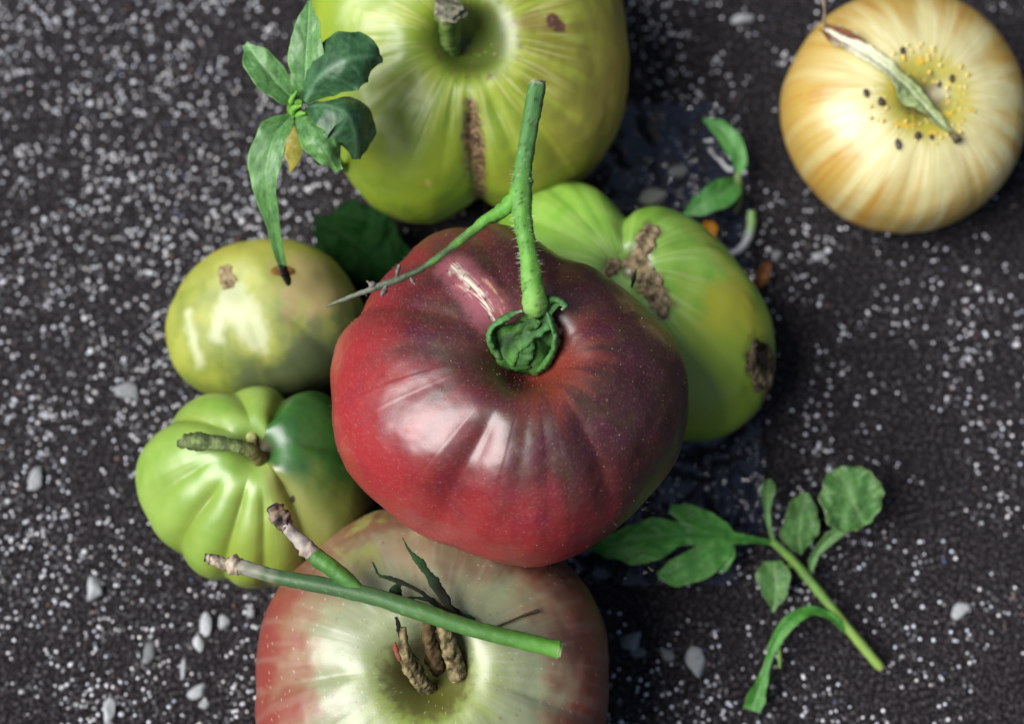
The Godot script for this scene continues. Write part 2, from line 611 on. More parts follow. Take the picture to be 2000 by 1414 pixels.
func build_red() -> void:
	red = {
		"c": V(-0.10, 7.30, 2.83), "tx": -13.0, "tz": 0.0, "ht": 3.5, "hb": 3.4, "e": 0.86, "pit": [1.5, 1.05], "off": Vector2(0.5, 0.45), "na": 0.012,
		"out": [6, 5.01, 23, 5.03, 35, 4.87, 54, 4.9, 67, 4.96, 82, 4.95, 96, 4.75, 110, 4.6, 125, 4.67, 138, 4.76, 151, 4.9, 164, 5.0, 179, 5.01, 201, 5.2, 215, 5.1, 230, 5.07, 243, 5.37, 257, 5.34, 271, 5.11, 286, 4.55, 302, 4.4, 319, 4.35, 336, 4.7, 352, 4.9],
		"cre": [[114, 0.085, 11, 10, 38, 70, 108], [90, 0.022, 8, 10, 32, 55, 85], [78, 0.020, 8, 10, 32, 50, 80], [55, 0.05, 7, 10, 35, 55, 85], [334, 0.055, 7, 8, 28, 60, 95], [10, 0.03, 10, 8, 25, 50, 75], [207, 0.085, 10, 10, 38, 75, 112], [255, 0.045, 9, 10, 30, 70, 100], [160, 0.025, 12, 12, 40, 60, 95], [290, 0.07, 14, 12, 40, 90, 120]],
		"col": paint_red,
	}
	var t := thing("tomato", Vector3.ZERO, "large glossy dark red tomato on top of the heap with a long forked green stalk", "tomato", HEAP)
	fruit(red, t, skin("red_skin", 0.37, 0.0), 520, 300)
	var sm := mat("red_stalk", 0.55, 0.4, 0.012, 90.0)
	var green := func(tt: float, a: float, q: Vector3) -> Color:
		var c := mixc(Color(0.075, 0.235, 0.028), Color(0.135, 0.34, 0.045), 0.5 + fb(q, 1.5))
		c = mixc(c, Color(0.045, 0.13, 0.045), ss(0.62, 0.95, tt) * 0.8)
		c = mixc(c, Color(0.24, 0.44, 0.10), ss(0.22, 0.3, tt) * ss(0.40, 0.3, tt) * 0.6)
		c = mixc(c, Color(0.025, 0.05, 0.015), 0.85 * ss(0.52, 0.72, no(q, 11.0)))
		c = mixc(c, Color(0.05, 0.15, 0.025), ss(0.235, 0.19, tt) * 0.8)
		c = mixc(c, Color(0.30, 0.40, 0.24), 0.5 * ss(0.55, 0.8, no(q + V(4, 4, 4), 16.0)) + 0.10 * sin(a * 5.0))
		if tt > 0.995:
			c = mixc(Color(0.36, 0.36, 0.24), Color(0.12, 0.12, 0.07), 0.5 + fb(q, 9.0))
		return c
	var st := obj("stalk", tube(owns(red, [V(0.36, 8.9, 2.2), V(0.55, 9.9, 1.80), V(0.62, 10.45, 1.50), V(0.60, 10.75, 1.32), V(0.53, 10.95, 0.8), V(0.42, 11.1, 0.0), V(0.29, 11.1, -0.85), V(0.24, 11.2, -1.48), V(0.30, 11.3, -2.23), V(0.45, 11.4, -3.20), V(0.68, 11.5, -4.55)]),
		[0.21, 0.20, 0.22, 0.34, 0.29, 0.23, 0.25, 0.29, 0.235, 0.225, 0.245], green, 0.06, 22, 14), sm, t)
	obj("cut_end", tube(owns(red, [V(0.68, 11.5, -4.54), V(0.695, 11.505, -4.63)]), [0.235, 0.19], func(_t, _a, q): return mixc(Color(0.34, 0.34, 0.20), Color(0.11, 0.12, 0.06), 0.5 + 1.2 * fb(q, 8.0)), 0.3, 16, 4), sm, st)
	var br := func(tt: float, _a: float, q: Vector3) -> Color:
		var c := mixc(Color(0.11, 0.31, 0.04), Color(0.05, 0.075, 0.035), ss(0.25, 0.62, tt + 0.2 * fb(q, 2.0)))
		c = mixc(c, Color(0.20, 0.21, 0.17), ss(0.6, 0.9, tt) * 0.6)
		c = mixc(c, Color(0.02, 0.02, 0.015), 0.7 * ss(0.1, 0.6, fb(q, 5.0)) * ss(0.3, 0.6, tt))
		return c
	obj("side_stalk", tube(owns(red, [V(0.30, 11.22, -2.0), V(0.17, 11.18, -1.58), V(-0.18, 11.08, -1.20), V(-0.67, 11.0, -0.92), V(-1.28, 10.85, -0.47), V(-1.89, 10.7, -0.02), V(-2.50, 10.5, 0.33), V(-3.05, 10.35, 0.53), V(-3.60, 10.25, 0.70), V(-4.21, 10.1, 0.89), V(-4.95, 10.0, 1.15)]),
		[0.26, 0.27, 0.20, 0.145, 0.12, 0.10, 0.085, 0.10, 0.085, 0.07, 0.03], br, 0.16, 14, 12), sm, st)
	for kn in [[V(-3.05, 10.35, 0.53), V(-2.98, 10.5, 0.15)], [V(-3.3, 10.3, 0.6), V(-3.45, 10.35, 0.98)], [V(-2.7, 10.4, 0.45), V(-2.55, 10.45, 0.70)], [V(-3.6, 10.25, 0.7), V(-3.85, 10.35, 0.55)]]:
		obj("withered_bud", tube(owns(red, [kn[0], kn[0].lerp(kn[1], 0.5), kn[1]]), [0.06, 0.075, 0.03], func(_t, _a, q): return mixc(Color(0.05, 0.045, 0.04), Color(0.20, 0.17, 0.16), 0.5 + fb(q, 6.0)), 0.6, 8, 5), sm, st)
	# the calyx: a green cup and shrivelled sepals bent back over it
	var cal := mat("calyx_green", 0.6, 0.4, 0.015, 90.0)
	var sep := func(tt: float, a: float, q: Vector3) -> Color:
		var c := mixc(Color(0.028, 0.095, 0.014), Color(0.06, 0.18, 0.028), 0.5 + fb(q, 2.0))
		c = mixc(c, Color(0.09, 0.25, 0.08), ss(0.3, 0.6, tt) * 0.6)
		c = mixc(c, Color(0.32, 0.36, 0.24), ss(0.85, 1.0, tt) * 0.8)
		return mixc(c, Color(0.02, 0.05, 0.015), 0.4 + 0.4 * sin(a * 2.0))
	var rims := [
		[[V(0.1, 9.15, 2.25), V(-0.35, 9.45, 2.35), V(-0.70, 9.80, 2.12), V(-0.74, 10.12, 1.82), V(-0.25, 10.42, 1.58), V(0.25, 10.55, 1.44)], [0.14, 0.20, 0.17, 0.14, 0.13, 0.07]],
		[[V(0.2, 9.1, 2.4), V(-0.15, 9.5, 2.52), V(0.02, 9.95, 2.30), V(0.42, 10.22, 2.12), V(0.85, 10.45, 1.86), V(1.0, 10.6, 1.50), V(1.20, 10.62, 1.25), V(1.50, 10.5, 1.32)], [0.16, 0.20, 0.15, 0.11, 0.11, 0.06, 0.06, 0.03]],
		[[V(0.3, 9.1, 2.5), V(0.22, 9.45, 2.75), V(0.33, 9.88, 2.48), V(0.42, 10.2, 2.10), V(0.36, 10.42, 1.72)], [0.16, 0.20, 0.17, 0.12, 0.04]],
		[[V(0.5, 9.1, 2.45), V(0.85, 9.4, 2.70), V(1.20, 9.75, 2.36), V(1.28, 10.1, 1.98), V(1.12, 10.38, 1.65), V(0.92, 10.55, 1.45)], [0.18, 0.18, 0.14, 0.12, 0.10, 0.05]],
		[[V(0.7, 10.5, 1.45), V(0.95, 10.72, 1.22), V(1.18, 10.80, 1.20), V(1.40, 10.72, 1.34), V(1.30, 10.66, 1.46)], [0.13, 0.11, 0.06, 0.04, 0.03]],
		[[V(0.55, 9.2, 2.0), V(0.85, 9.6, 1.65), V(0.98, 10.0, 1.55), V(1.02, 10.35, 1.75)], [0.14, 0.14, 0.12, 0.05]],
	]
	for r in rims:
		obj("sepal", tube(owns(red, r[0].map(func(p): return V(0.42 + (p.x - 0.42) * lerpf(0.84, 1.0, ss(10.3, 10.6, p.y)), p.y, 2.1 + (p.z - 2.1) * lerpf(0.9, 1.0, ss(10.3, 10.6, p.y))) + V(0, 0.40, 0.10) * ss(10.7, 10.2, p.y))), r[1].map(func(w): return w * 1.35), sep, 0.30, 16, 14, 0.5), cal, t)
	var CP := PackedVector3Array()
	var CC := PackedColorArray()
	var prof := [[0.45, -0.9], [0.80, -0.45], [0.97, -0.10], [0.95, 0.08], [0.82, 0.20], [0.62, 0.27], [0.44, 0.36], [0.30, 0.52], [0.20, 0.68]]
	for i in 41:
		var u := i / 40.0
		var at := along(prof.map(func(p): return p[0]), u)
		var h := along(prof.map(func(p): return p[1]), u)
		for j in 60:
			var a := TAU * j / 60.0
			var lobe := 1.0 + 0.20 * pow(0.5 + 0.5 * cos(a * 5.0 + 0.6), 2.0) * ss(0.5, 0.95, at) - 0.08
			var p := V(0.27 + at * lobe * 0.90 * cos(a), 9.98 + h + 0.07 * cos(a * 5.0 + 0.6) * ss(0.5, 1.0, at), 2.28 + at * lobe * 0.68 * sin(a))
			p.x += 0.28 * u * u
			p.z -= 0.42 * u * u
			p.y -= 0.42 * (p.z - 2.22) - 0.10 * absf(p.x - 0.27)
			p += V(no(p, 2.5), no(p + V(5, 0, 0), 2.5), no(p + V(0, 5, 0), 2.5)) * 0.06
			CP.append(own(red, p))
			var c := mixc(Color(0.022, 0.075, 0.012), Color(0.055, 0.16, 0.022), 0.5 + fb(p, 2.5))
			c = mixc(c, Color(0.008, 0.026, 0.006), ss(0.2, -0.7, cos(a * 5.0 + 0.6)) * 0.85)
			CC.append(mixc(c, Color(0.09, 0.19, 0.05), 0.5 * ss(0.10, 0.0, absf(u - 0.42))))
	obj("calyx_cup", grid_mesh(CP, CC, 60, 41, true, true), cal, t)
	var dm := MultiMesh.new()
	dm.transform_format = MultiMesh.TRANSFORM_3D
	dm.use_colors = true
	dm.mesh = chip_mesh(120, 0.3, 0)
	var count := 2300
	dm.instance_count = count
	var inv: Basis = red.basis.inverse()
	for k in count:
		var q: Vector3 = inv * (red.world[rng.randi() % red.world.size()] - red.c)
		q += Vector3(rng.randfn(), 0, rng.randfn()) * 0.03
		var s := 0.005 + 0.008 * pow(rng.randf(), 3.0)
		dm.set_instance_transform(k, Transform3D(Basis(Vector3.UP, rng.randf() * TAU).scaled(Vector3.ONE * s), q * CM))
		dm.set_instance_color(k, mixc(Color(0.42, 0.30, 0.24), Color(0.7, 0.62, 0.52), rng.randf()) if rng.randf() < 0.85 else Color(0.03, 0.02, 0.02))
	var di := MultiMeshInstance3D.new()
	di.name = "dust"
	di.multimesh = dm
	di.material_override = mat("dust", 0.9, 0.2)
	t.add_child(di, true)
	tag(di, "", "", "", "stuff")
	# fine hairs on the stalk: too many and thin to count
	var hp := PackedVector3Array()
	var hc := PackedColorArray()
	var hair := SurfaceTool.new()
	hair.begin(Mesh.PRIMITIVE_TRIANGLES)
	var spine := owns(red, [V(0.62, 10.45, 1.50), V(0.53, 10.95, 0.8), V(0.42, 11.1, 0.0), V(0.29, 11.1, -0.85), V(0.24, 11.2, -1.48), V(0.30, 11.3, -2.23)])
	for k in 420:
		var p := curve(spine, rng.randf())
		var d := Vector3(rng.randfn(), rng.randfn() * 0.5, rng.randfn() * 0.35).normalized()
		var s := d.cross(Vector3(0.3, 0.2, 0.9)).normalized() * 0.0055
		var a := p + d * 0.22
		var b := p + d * rng.randf_range(0.31, 0.43)
		hair.set_color(Color(0.62, 0.68, 0.5))
		var u := s.cross(d).normalized() * 0.0055
		for w in [s, -s, u, -u]:
			for v in [a + w, a + w.cross(d) , b]:
				hair.set_normal(w.normalized())
				hair.add_vertex(v * CM)
	tag(obj("stalk_hair", hair.commit(), sm, st), "", "", "", "stuff")

# ---------------------------------------------------------------- the pale pink and green one in front
func paint_low(q: Vector3, deg: float, k: float, _ph: float) -> Color:
	var rho := Vector2(q.x, q.z).length()
	var ray := n1.get_noise_3d(cos(deg_to_rad(deg)) * 5.0, sin(deg_to_rad(deg)) * 5.0, rho * 0.3)
	var ray2 := n1.get_noise_3d(cos(deg_to_rad(deg)) * 14.0, sin(deg_to_rad(deg)) * 14.0, rho * 0.5)
	var c := Color(0.24, 0.27, 0.15)
	c = mixc(c, Color(0.28, 0.23, 0.13), ss(2.6, 4.0, rho + 0.7 * ray + 0.6 * fb(q, 0.6)))
	c = mixc(c, Color(0.24, 0.11, 0.06), ss(3.4, 4.6, rho + 1.2 * fb(q, 0.5)) * 0.9)
	# red flank on the left, browner on the right
	c = mixc(c, Color(0.21, 0.040, 0.030), ss(3.0, 4.8, rho + 1.1 * fb(q, 0.45) + 0.4 * ray) * ss(0.45, 0.85, cos(deg_to_rad(deg - 168.0))))
	c = mixc(c, Color(0.21, 0.038, 0.026), 0.7 * ss(1.5, 0.2, Vector2(q.x + 3.75, (q.z - 0.5) * 1.3).length() + 0.9 * fb(q, 0.8)))
	c = mixc(c, Color(0.16, 0.035, 0.022), 0.9 * ss(2.9, 4.5, rho + 0.8 * fb(q, 0.6)) * ss(0.2, 0.8, cos(deg_to_rad(deg + 12.0))))
	c = mixc(c, Color(0.15, 0.085, 0.05), 0.75 * ss(1.7, 0.5, Vector2(q.x - 1.1, q.z + 3.6).length() + 0.8 * fb(q, 0.9)))  # brown skin toward the red tomato, with that tomato's shadow painted in
	# green round the pit and to the front
	var gr := ss(2.7, 1.0, rho + 0.6 * ray2) * (0.55 + 0.45 * sin(deg_to_rad(deg)))
	c = mixc(c, Color(0.20, 0.26, 0.035), gr)
	c = mixc(c, Color(0.34, 0.40, 0.09), 0.6 * ss(0.9, 0.2, absf(q.x + 1.9 + 0.3 * ray2)) * ss(-2.2, -3.4, q.z) * ss(-0.1, 0.5, fb(q, 1.2) + 0.1))
	c = mixc(c, Color(0.50, 0.50, 0.40), 0.08 * ss(0.1, 0.6, ray2) * ss(1.2, 2.2, rho))
	c = mixc(c, Color(0.06, 0.045, 0.012), 0.85 * ss(1.45, 0.85, rho + 0.35 * fb(q, 3.0)) * 0.9)
	c = mixc(c, Color(0.16, 0.11, 0.06), 0.75 * ss(0.80, 0.9, no(q, 4.2)))
	c = mixc(c, Color(0.20, 0.13, 0.08), 0.5 * ss(0.75, 0.9, no(q + V(2, 2, 2), 10.0)))
	c = mixc(c, Color(0.7, 0.66, 0.55), 0.4 * ss(0.78, 0.92, no(q + V(7, 2, 2), 13.0)))
	return c

func build_low() -> void:
	low = {
		"c": V(-2.29, 3.80, 10.64), "tx": 0.0, "tz": 0.0, "ht": 3.75, "hb": 3.75, "e": 0.88, "pit": [1.25, 1.0], "off": Vector2(0.15, -0.25), "na": 0.012,
		"out": [17, 5.16, 43, 5.11, 71, 4.84, 100, 4.8, 127, 4.86, 153, 5.14, 187, 5.17, 211, 5.3, 231, 5.15, 250, 5.25, 268, 5.23, 297, 5.08, 321, 5.2, 336, 5.25, 359, 5.11],
		"cre": [[176, 0.06, 7, 12, 35, 60, 100], [150, 0.03, 8, 12, 35, 55, 90], [14, 0.05, 6, 10, 35, 60, 100], [40, 0.04, 8, 12, 35, 60, 90], [78, 0.04, 8, 12, 35, 60, 90], [110, 0.04, 9, 12, 35, 60, 90], [262, 0.03, 12, 12, 40, 60, 100], [312, 0.03, 10, 12, 40, 60, 100], [222, 0.025, 9, 12, 40, 60, 100]],
		"col": paint_low,
	}
	var t := thing("tomato", Vector3.ZERO, "pale pink and green tomato with red flank in front, under the cut stalk", "tomato", HEAP)
	fruit(low, t, skin("pink_skin", 0.40, 0.03), 440, 250)
	var dry := mat("dry_stub", 0.85, 0.3, 0.03, 80.0, lump_tex)
	var wood := func(tt: float, _a: float, q: Vector3) -> Color:
		return mixc(Color(0.25, 0.20, 0.10), Color(0.04, 0.03, 0.014), 0.5 + 1.5 * fb(q * V(1, 0.6, 0.6), 5.0))
	obj("woody_stub", tube(owns(low, [V(-2.0, 6.2, 11.05), V(-2.36, 6.8, 10.85), V(-2.66, 7.3, 10.45), V(-2.84, 7.75, 9.95), V(-2.88, 8.0, 9.4)]), [0.12, 0.21, 0.23, 0.14, 0.08], wood, 0.20, 28, 22), dry, t)
	var s2 := obj("woody_stub", tube(owns(low, [V(-1.46, 6.95, 10.68), V(-1.55, 7.15, 10.25), V(-1.68, 7.45, 9.85), V(-1.82, 7.75, 9.3), V(-1.85, 7.9, 9.05)]), [0.23, 0.25, 0.23, 0.20, 0.14], wood, 0.10, 28, 22), dry, t)
	obj("cut_face", tube(owns(low, [V(-1.46, 6.96, 10.67), V(-1.44, 6.95, 10.74)]), [0.21, 0.17], func(_t, a, q): return mixc(Color(0.42, 0.36, 0.22), Color(0.20, 0.16, 0.10), 0.4 + fb(q, 5.0)), 0.1, 20, 3), dry, s2)
	obj("woody_stub", tube(owns(low, [V(-2.0, 5.9, 10.6), V(-2.1, 6.8, 10.2), V(-2.2, 7.4, 9.7), V(-2.25, 7.8, 9.2)]), [0.14, 0.22, 0.20, 0.12], func(_t, _a, q): return mixc(Color(0.15, 0.10, 0.045), Color(0.05, 0.035, 0.015), 0.5 + fb(q, 3.0)), 0.3, 18, 12), dry, t)
	# shrivelled black sepals lying on the shoulder
	var black := mat("withered_sepal", 0.75, 0.25, 0.02, 80.0)
	var bc := func(tt: float, _a: float, q: Vector3) -> Color:
		return mixc(Color(0.012, 0.012, 0.010), Color(0.022, 0.060, 0.018), ss(0.2, 0.8, tt) * (0.6 + fb(q, 2.0)))
	for r in [[[V(-1.35, 7.7, 9.35), V(-1.63, 7.9, 8.90), V(-2.03, 8.05, 8.27), V(-2.42, 8.0, 7.73), V(-2.75, 7.9, 7.36), V(-2.94, 7.95, 7.02)], [0.13, 0.14, 0.17, 0.14, 0.06, 0.025]],
		[[V(-1.85, 7.75, 8.95), V(-2.45, 7.9, 8.45), V(-3.10, 7.85, 8.15), V(-3.55, 7.75, 8.0), V(-3.66, 7.85, 7.82), V(-3.74, 7.9, 7.66)], [0.08, 0.08, 0.09, 0.06, 0.04, 0.025]],
		[[V(-1.29, 7.7, 9.15), V(-1.77, 7.75, 8.98), V(-2.11, 7.78, 8.68), V(-2.6, 7.78, 8.60), V(-2.9, 7.78, 8.62)], [0.10, 0.12, 0.09, 0.05, 0.03]],
		[[V(-1.95, 7.8, 8.55), V(-1.55, 7.75, 8.98), V(-1.25, 7.7, 9.10), V(-0.98, 7.6, 9.15)], [0.05, 0.15, 0.13, 0.04]],
		[[V(-3.02, 7.68, 8.62), V(-3.10, 7.8, 8.42), V(-3.0, 7.8, 8.2)], [0.18, 0.2, 0.05]],
		[[V(-3.1, 7.7, 9.1), V(-2.95, 7.75, 9.5), V(-2.8, 7.6, 9.9), V(-2.5, 7.3, 10.2)], [0.05, 0.12, 0.09, 0.03]]]:
		obj("withered_sepal", tube(owns(low, r[0]), r[1].map(func(w): return w * 0.72), bc, 0.35, 12, 12, 0.4), black, t)
	obj("red_shred", tube(owns(low, [V(-3.15, 7.35, 9.75), V(-3.05, 7.4, 10.05), V(-2.95, 7.2, 10.3)]), [0.04, 0.09, 0.02], func(_t, _a, q): return mixc(Color(0.26, 0.05, 0.04), Color(0.18, 0.10, 0.06), 0.5 + fb(q, 4.0)), 0.4, 10, 8), black, t)

# ---------------------------------------------------------------- big green one at the top
func paint_top(q: Vector3, deg: float, k: float, _ph: float) -> Color:
	var rho := Vector2(q.x - 0.3, q.z - 0.1).length()
	var ang := deg_to_rad(deg)
	var ray := n1.get_noise_3d(cos(ang) * 6.0, sin(ang) * 6.0, rho * 0.3)
	var ray2 := n1.get_noise_3d(cos(ang) * 17.0, sin(ang) * 17.0, rho * 0.4)
	var c := mixc(Color(0.26, 0.34, 0.026), Color(0.19, 0.29, 0.026), 0.5 + fb(q, 0.6))
	c = mixc(c, Color(0.24, 0.21, 0.028), 0.85 * ss(0.0, 3.6, q.x + 1.5 * fb(q, 0.4)))
	c = mixc(c, Color(0.33, 0.40, 0.045), 0.6 * ss(0.0, 0.5, ray) * ss(4.8, 2.5, rho))
	c = mixc(c, Color(0.46, 0.48, 0.16), 0.6 * ss(0.05, 0.6, ray2) * ss(1.2, 1.8, rho) * ss(3.6, 2.0, rho))
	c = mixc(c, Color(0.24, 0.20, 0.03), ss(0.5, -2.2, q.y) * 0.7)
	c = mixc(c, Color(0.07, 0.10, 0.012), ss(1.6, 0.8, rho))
	c = mixc(c, Color(0.12, 0.09, 0.035), 0.8 * ss(0.15, 0.5, fb(q, 2.6)) * ss(1.8, 1.2, rho))
	# dry brown scar down the front furrow
	var s := seg(Vector2(q.x, q.z), Vector2(0.22, 2.0), Vector2(0.42, 5.0))
	var w := 0.10 + 0.22 * ss(1.6, 3.2, q.z) * ss(5.4, 3.6, q.z)
	var m := ss(w + 0.14, w - 0.10, s + 0.16 * fb(q, 2.2)) * ss(0.2, 1.0, q.z)
	c = mixc(c, mixc(Color(0.27, 0.18, 0.09), Color(0.06, 0.035, 0.018), 0.5 + 1.8 * fb(q, 5.0)), m)
	var b := Vector2(q.x - 2.75, (q.z + 0.35) * 1.4).length() + 0.35 * fb(q, 1.8)
	c = mixc(c, Color(0.17, 0.10, 0.03), 0.6 * ss(1.0, 0.35, Vector2(q.x - 2.3, (q.z + 0.35) * 2.2).length() + 0.3 * fb(q, 1.5)))
	c = mixc(c, mixc(Color(0.10, 0.045, 0.025), Color(0.42, 0.30, 0.26), ss(0.25, 0.6, fb(q, 4.0))), ss(0.36, 0.2, b))
	c = mixc(c, Color(0.45, 0.42, 0.10), 0.7 * ss(0.14, 0.06, Vector2(q.x + 1.1, q.z - 4.3).length()))
	c = mixc(c, Color(0.36, 0.40, 0.12), 0.35 * ss(0.72, 0.9, no(q, 5.0)))
	return c

func build_top() -> void:
	top = {
		"c": V(-1.45, 3.95, -8.97), "tx": 14.0, "tz": 0.0, "ht": 3.95, "hb": 3.9, "e": 0.84, "pit": [1.45, 0.95], "off": Vector2(0.0, 0.1), "na": 0.012,
		"out": [6, 5.18, 22, 5.33, 36, 5.41, 50, 5.28, 68, 5.2, 84, 5.2, 92, 5.18, 102, 5.46, 119, 5.6, 136, 5.37, 152, 5.05, 192, 5.21, 216, 5.65, 239, 5.8, 264, 5.79, 292, 5.78, 316, 5.54, 340, 5.27],
		"cre": [[85, 0.15, 8, 10, 32, 115, 150], [140, 0.025, 10, 12, 35, 70, 110], [50, 0.035, 8, 12, 30, 50, 80], [20, 0.03, 9, 12, 30, 55, 90], [66, 0.03, 6, 12, 25, 45, 70], [180, 0.05, 10, 12, 30, 60, 90], [330, 0.04, 9, 12, 30, 55, 90], [100, 0.03, 5, 8, 22, 36, 60], [270, 0.05, 9, 12, 30, 60, 90], [228, 0.05, 9, 12, 30, 60, 90], [165, 0.03, 6, 12, 28, 50, 70], [35, 0.03, 5, 12, 28, 40, 60], [5, 0.025, 5, 12, 28, 40, 60]],
		"col": paint_top,
	}
	var t := thing("tomato", Vector3.ZERO, "biggest green tomato at the top with brown scar below its thick stalk", "tomato", HEAP)
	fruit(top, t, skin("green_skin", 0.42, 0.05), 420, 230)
	var sm := mat("top_stalk", 0.6, 0.4, 0.012, 90.0)
	var g := func(tt: float, a: float, q: Vector3) -> Color:
		var c := mixc(Color(0.11, 0.19, 0.04), Color(0.18, 0.26, 0.07), 0.5 + fb(q, 2.0))
		c = mixc(c, Color(0.30, 0.30, 0.17), 0.5 * ss(0.75, 0.95, tt))
		return mixc(c, Color(0.05, 0.08, 0.02), 0.25 + 0.25 * sin(a * 4.0))
	var st := obj("stalk", tube(owns(top, [V(-1.9, 5.2, -7.75), V(-1.87, 5.9, -7.95), V(-1.86, 6.7, -8.16), V(-1.85, 7.4, -8.32), V(-1.85, 8.0, -8.44), V(-1.85, 8.25, -8.49)]), [0.42, 0.34, 0.30, 0.31, 0.40, 0.44], g, 0.12, 22, 12), sm, t)
	obj("cut_end", tube(owns(top, [V(-1.85, 8.23, -8.49), V(-1.85, 8.36, -8.52), V(-1.85, 8.42, -8.54)]), [0.47, 0.40, 0.22], func(_t, _a, q): return mixc(Color(0.24, 0.23, 0.16), Color(0.05, 0.05, 0.03), 0.5 + 1.4 * fb(q, 3.5)), 0.3, 22, 8), sm, st)

# ---------------------------------------------------------------- yellow one, top right
func paint_yellow(q: Vector3, deg: float, k: float, _ph: float) -> Color:
	var d := Vector2(q.x + 0.1, q.z - 0.45)
	var rho := d.length()
	var a := atan2(d.y, d.x)
	var ray := n1.get_noise_3d(cos(a) * 5.0, sin(a) * 5.0, rho * 0.22)
	var ray2 := n1.get_noise_3d(cos(a) * 13.0, sin(a) * 13.0, rho * 0.45)
	var ray3 := n1.get_noise_3d(cos(a) * 26.0, sin(a) * 26.0, rho * 0.6)
	var c := Color(0.43, 0.285, 0.065)
	c = mixc(c, Color(0.39, 0.185, 0.03), 0.55 * ss(0.0, 0.6, ray3 + 0.7 * ray2))
	c = mixc(c, Color(0.55, 0.50, 0.24), ss(4.1, 2.0, rho + 0.9 * ray + 0.4 * ray2) * ss(0.8, 1.6, rho))
	c = mixc(c, Color(0.68, 0.63, 0.38), 0.55 * ss(0.0, 0.7, ray3 + 0.5 * ray2) * ss(3.8, 2.4, rho + ray) * ss(1.0, 1.7, rho))
	c = mixc(c, Color(0.36, 0.33, 0.05), ss(1.9, 0.9, rho + 0.3 * ray3))
	c = mixc(c, Color(0.15, 0.13, 0.03), ss(1.15, 0.4, rho + 0.3 * fb(q, 2.5)))
	c = mixc(c, Color(0.62, 0.38, 0.02), 0.8 * ss(0.2, 0.5, fb(q, 3.2)) * ss(1.7, 1.2, rho))
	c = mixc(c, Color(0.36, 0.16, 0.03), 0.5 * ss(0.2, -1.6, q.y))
	return c

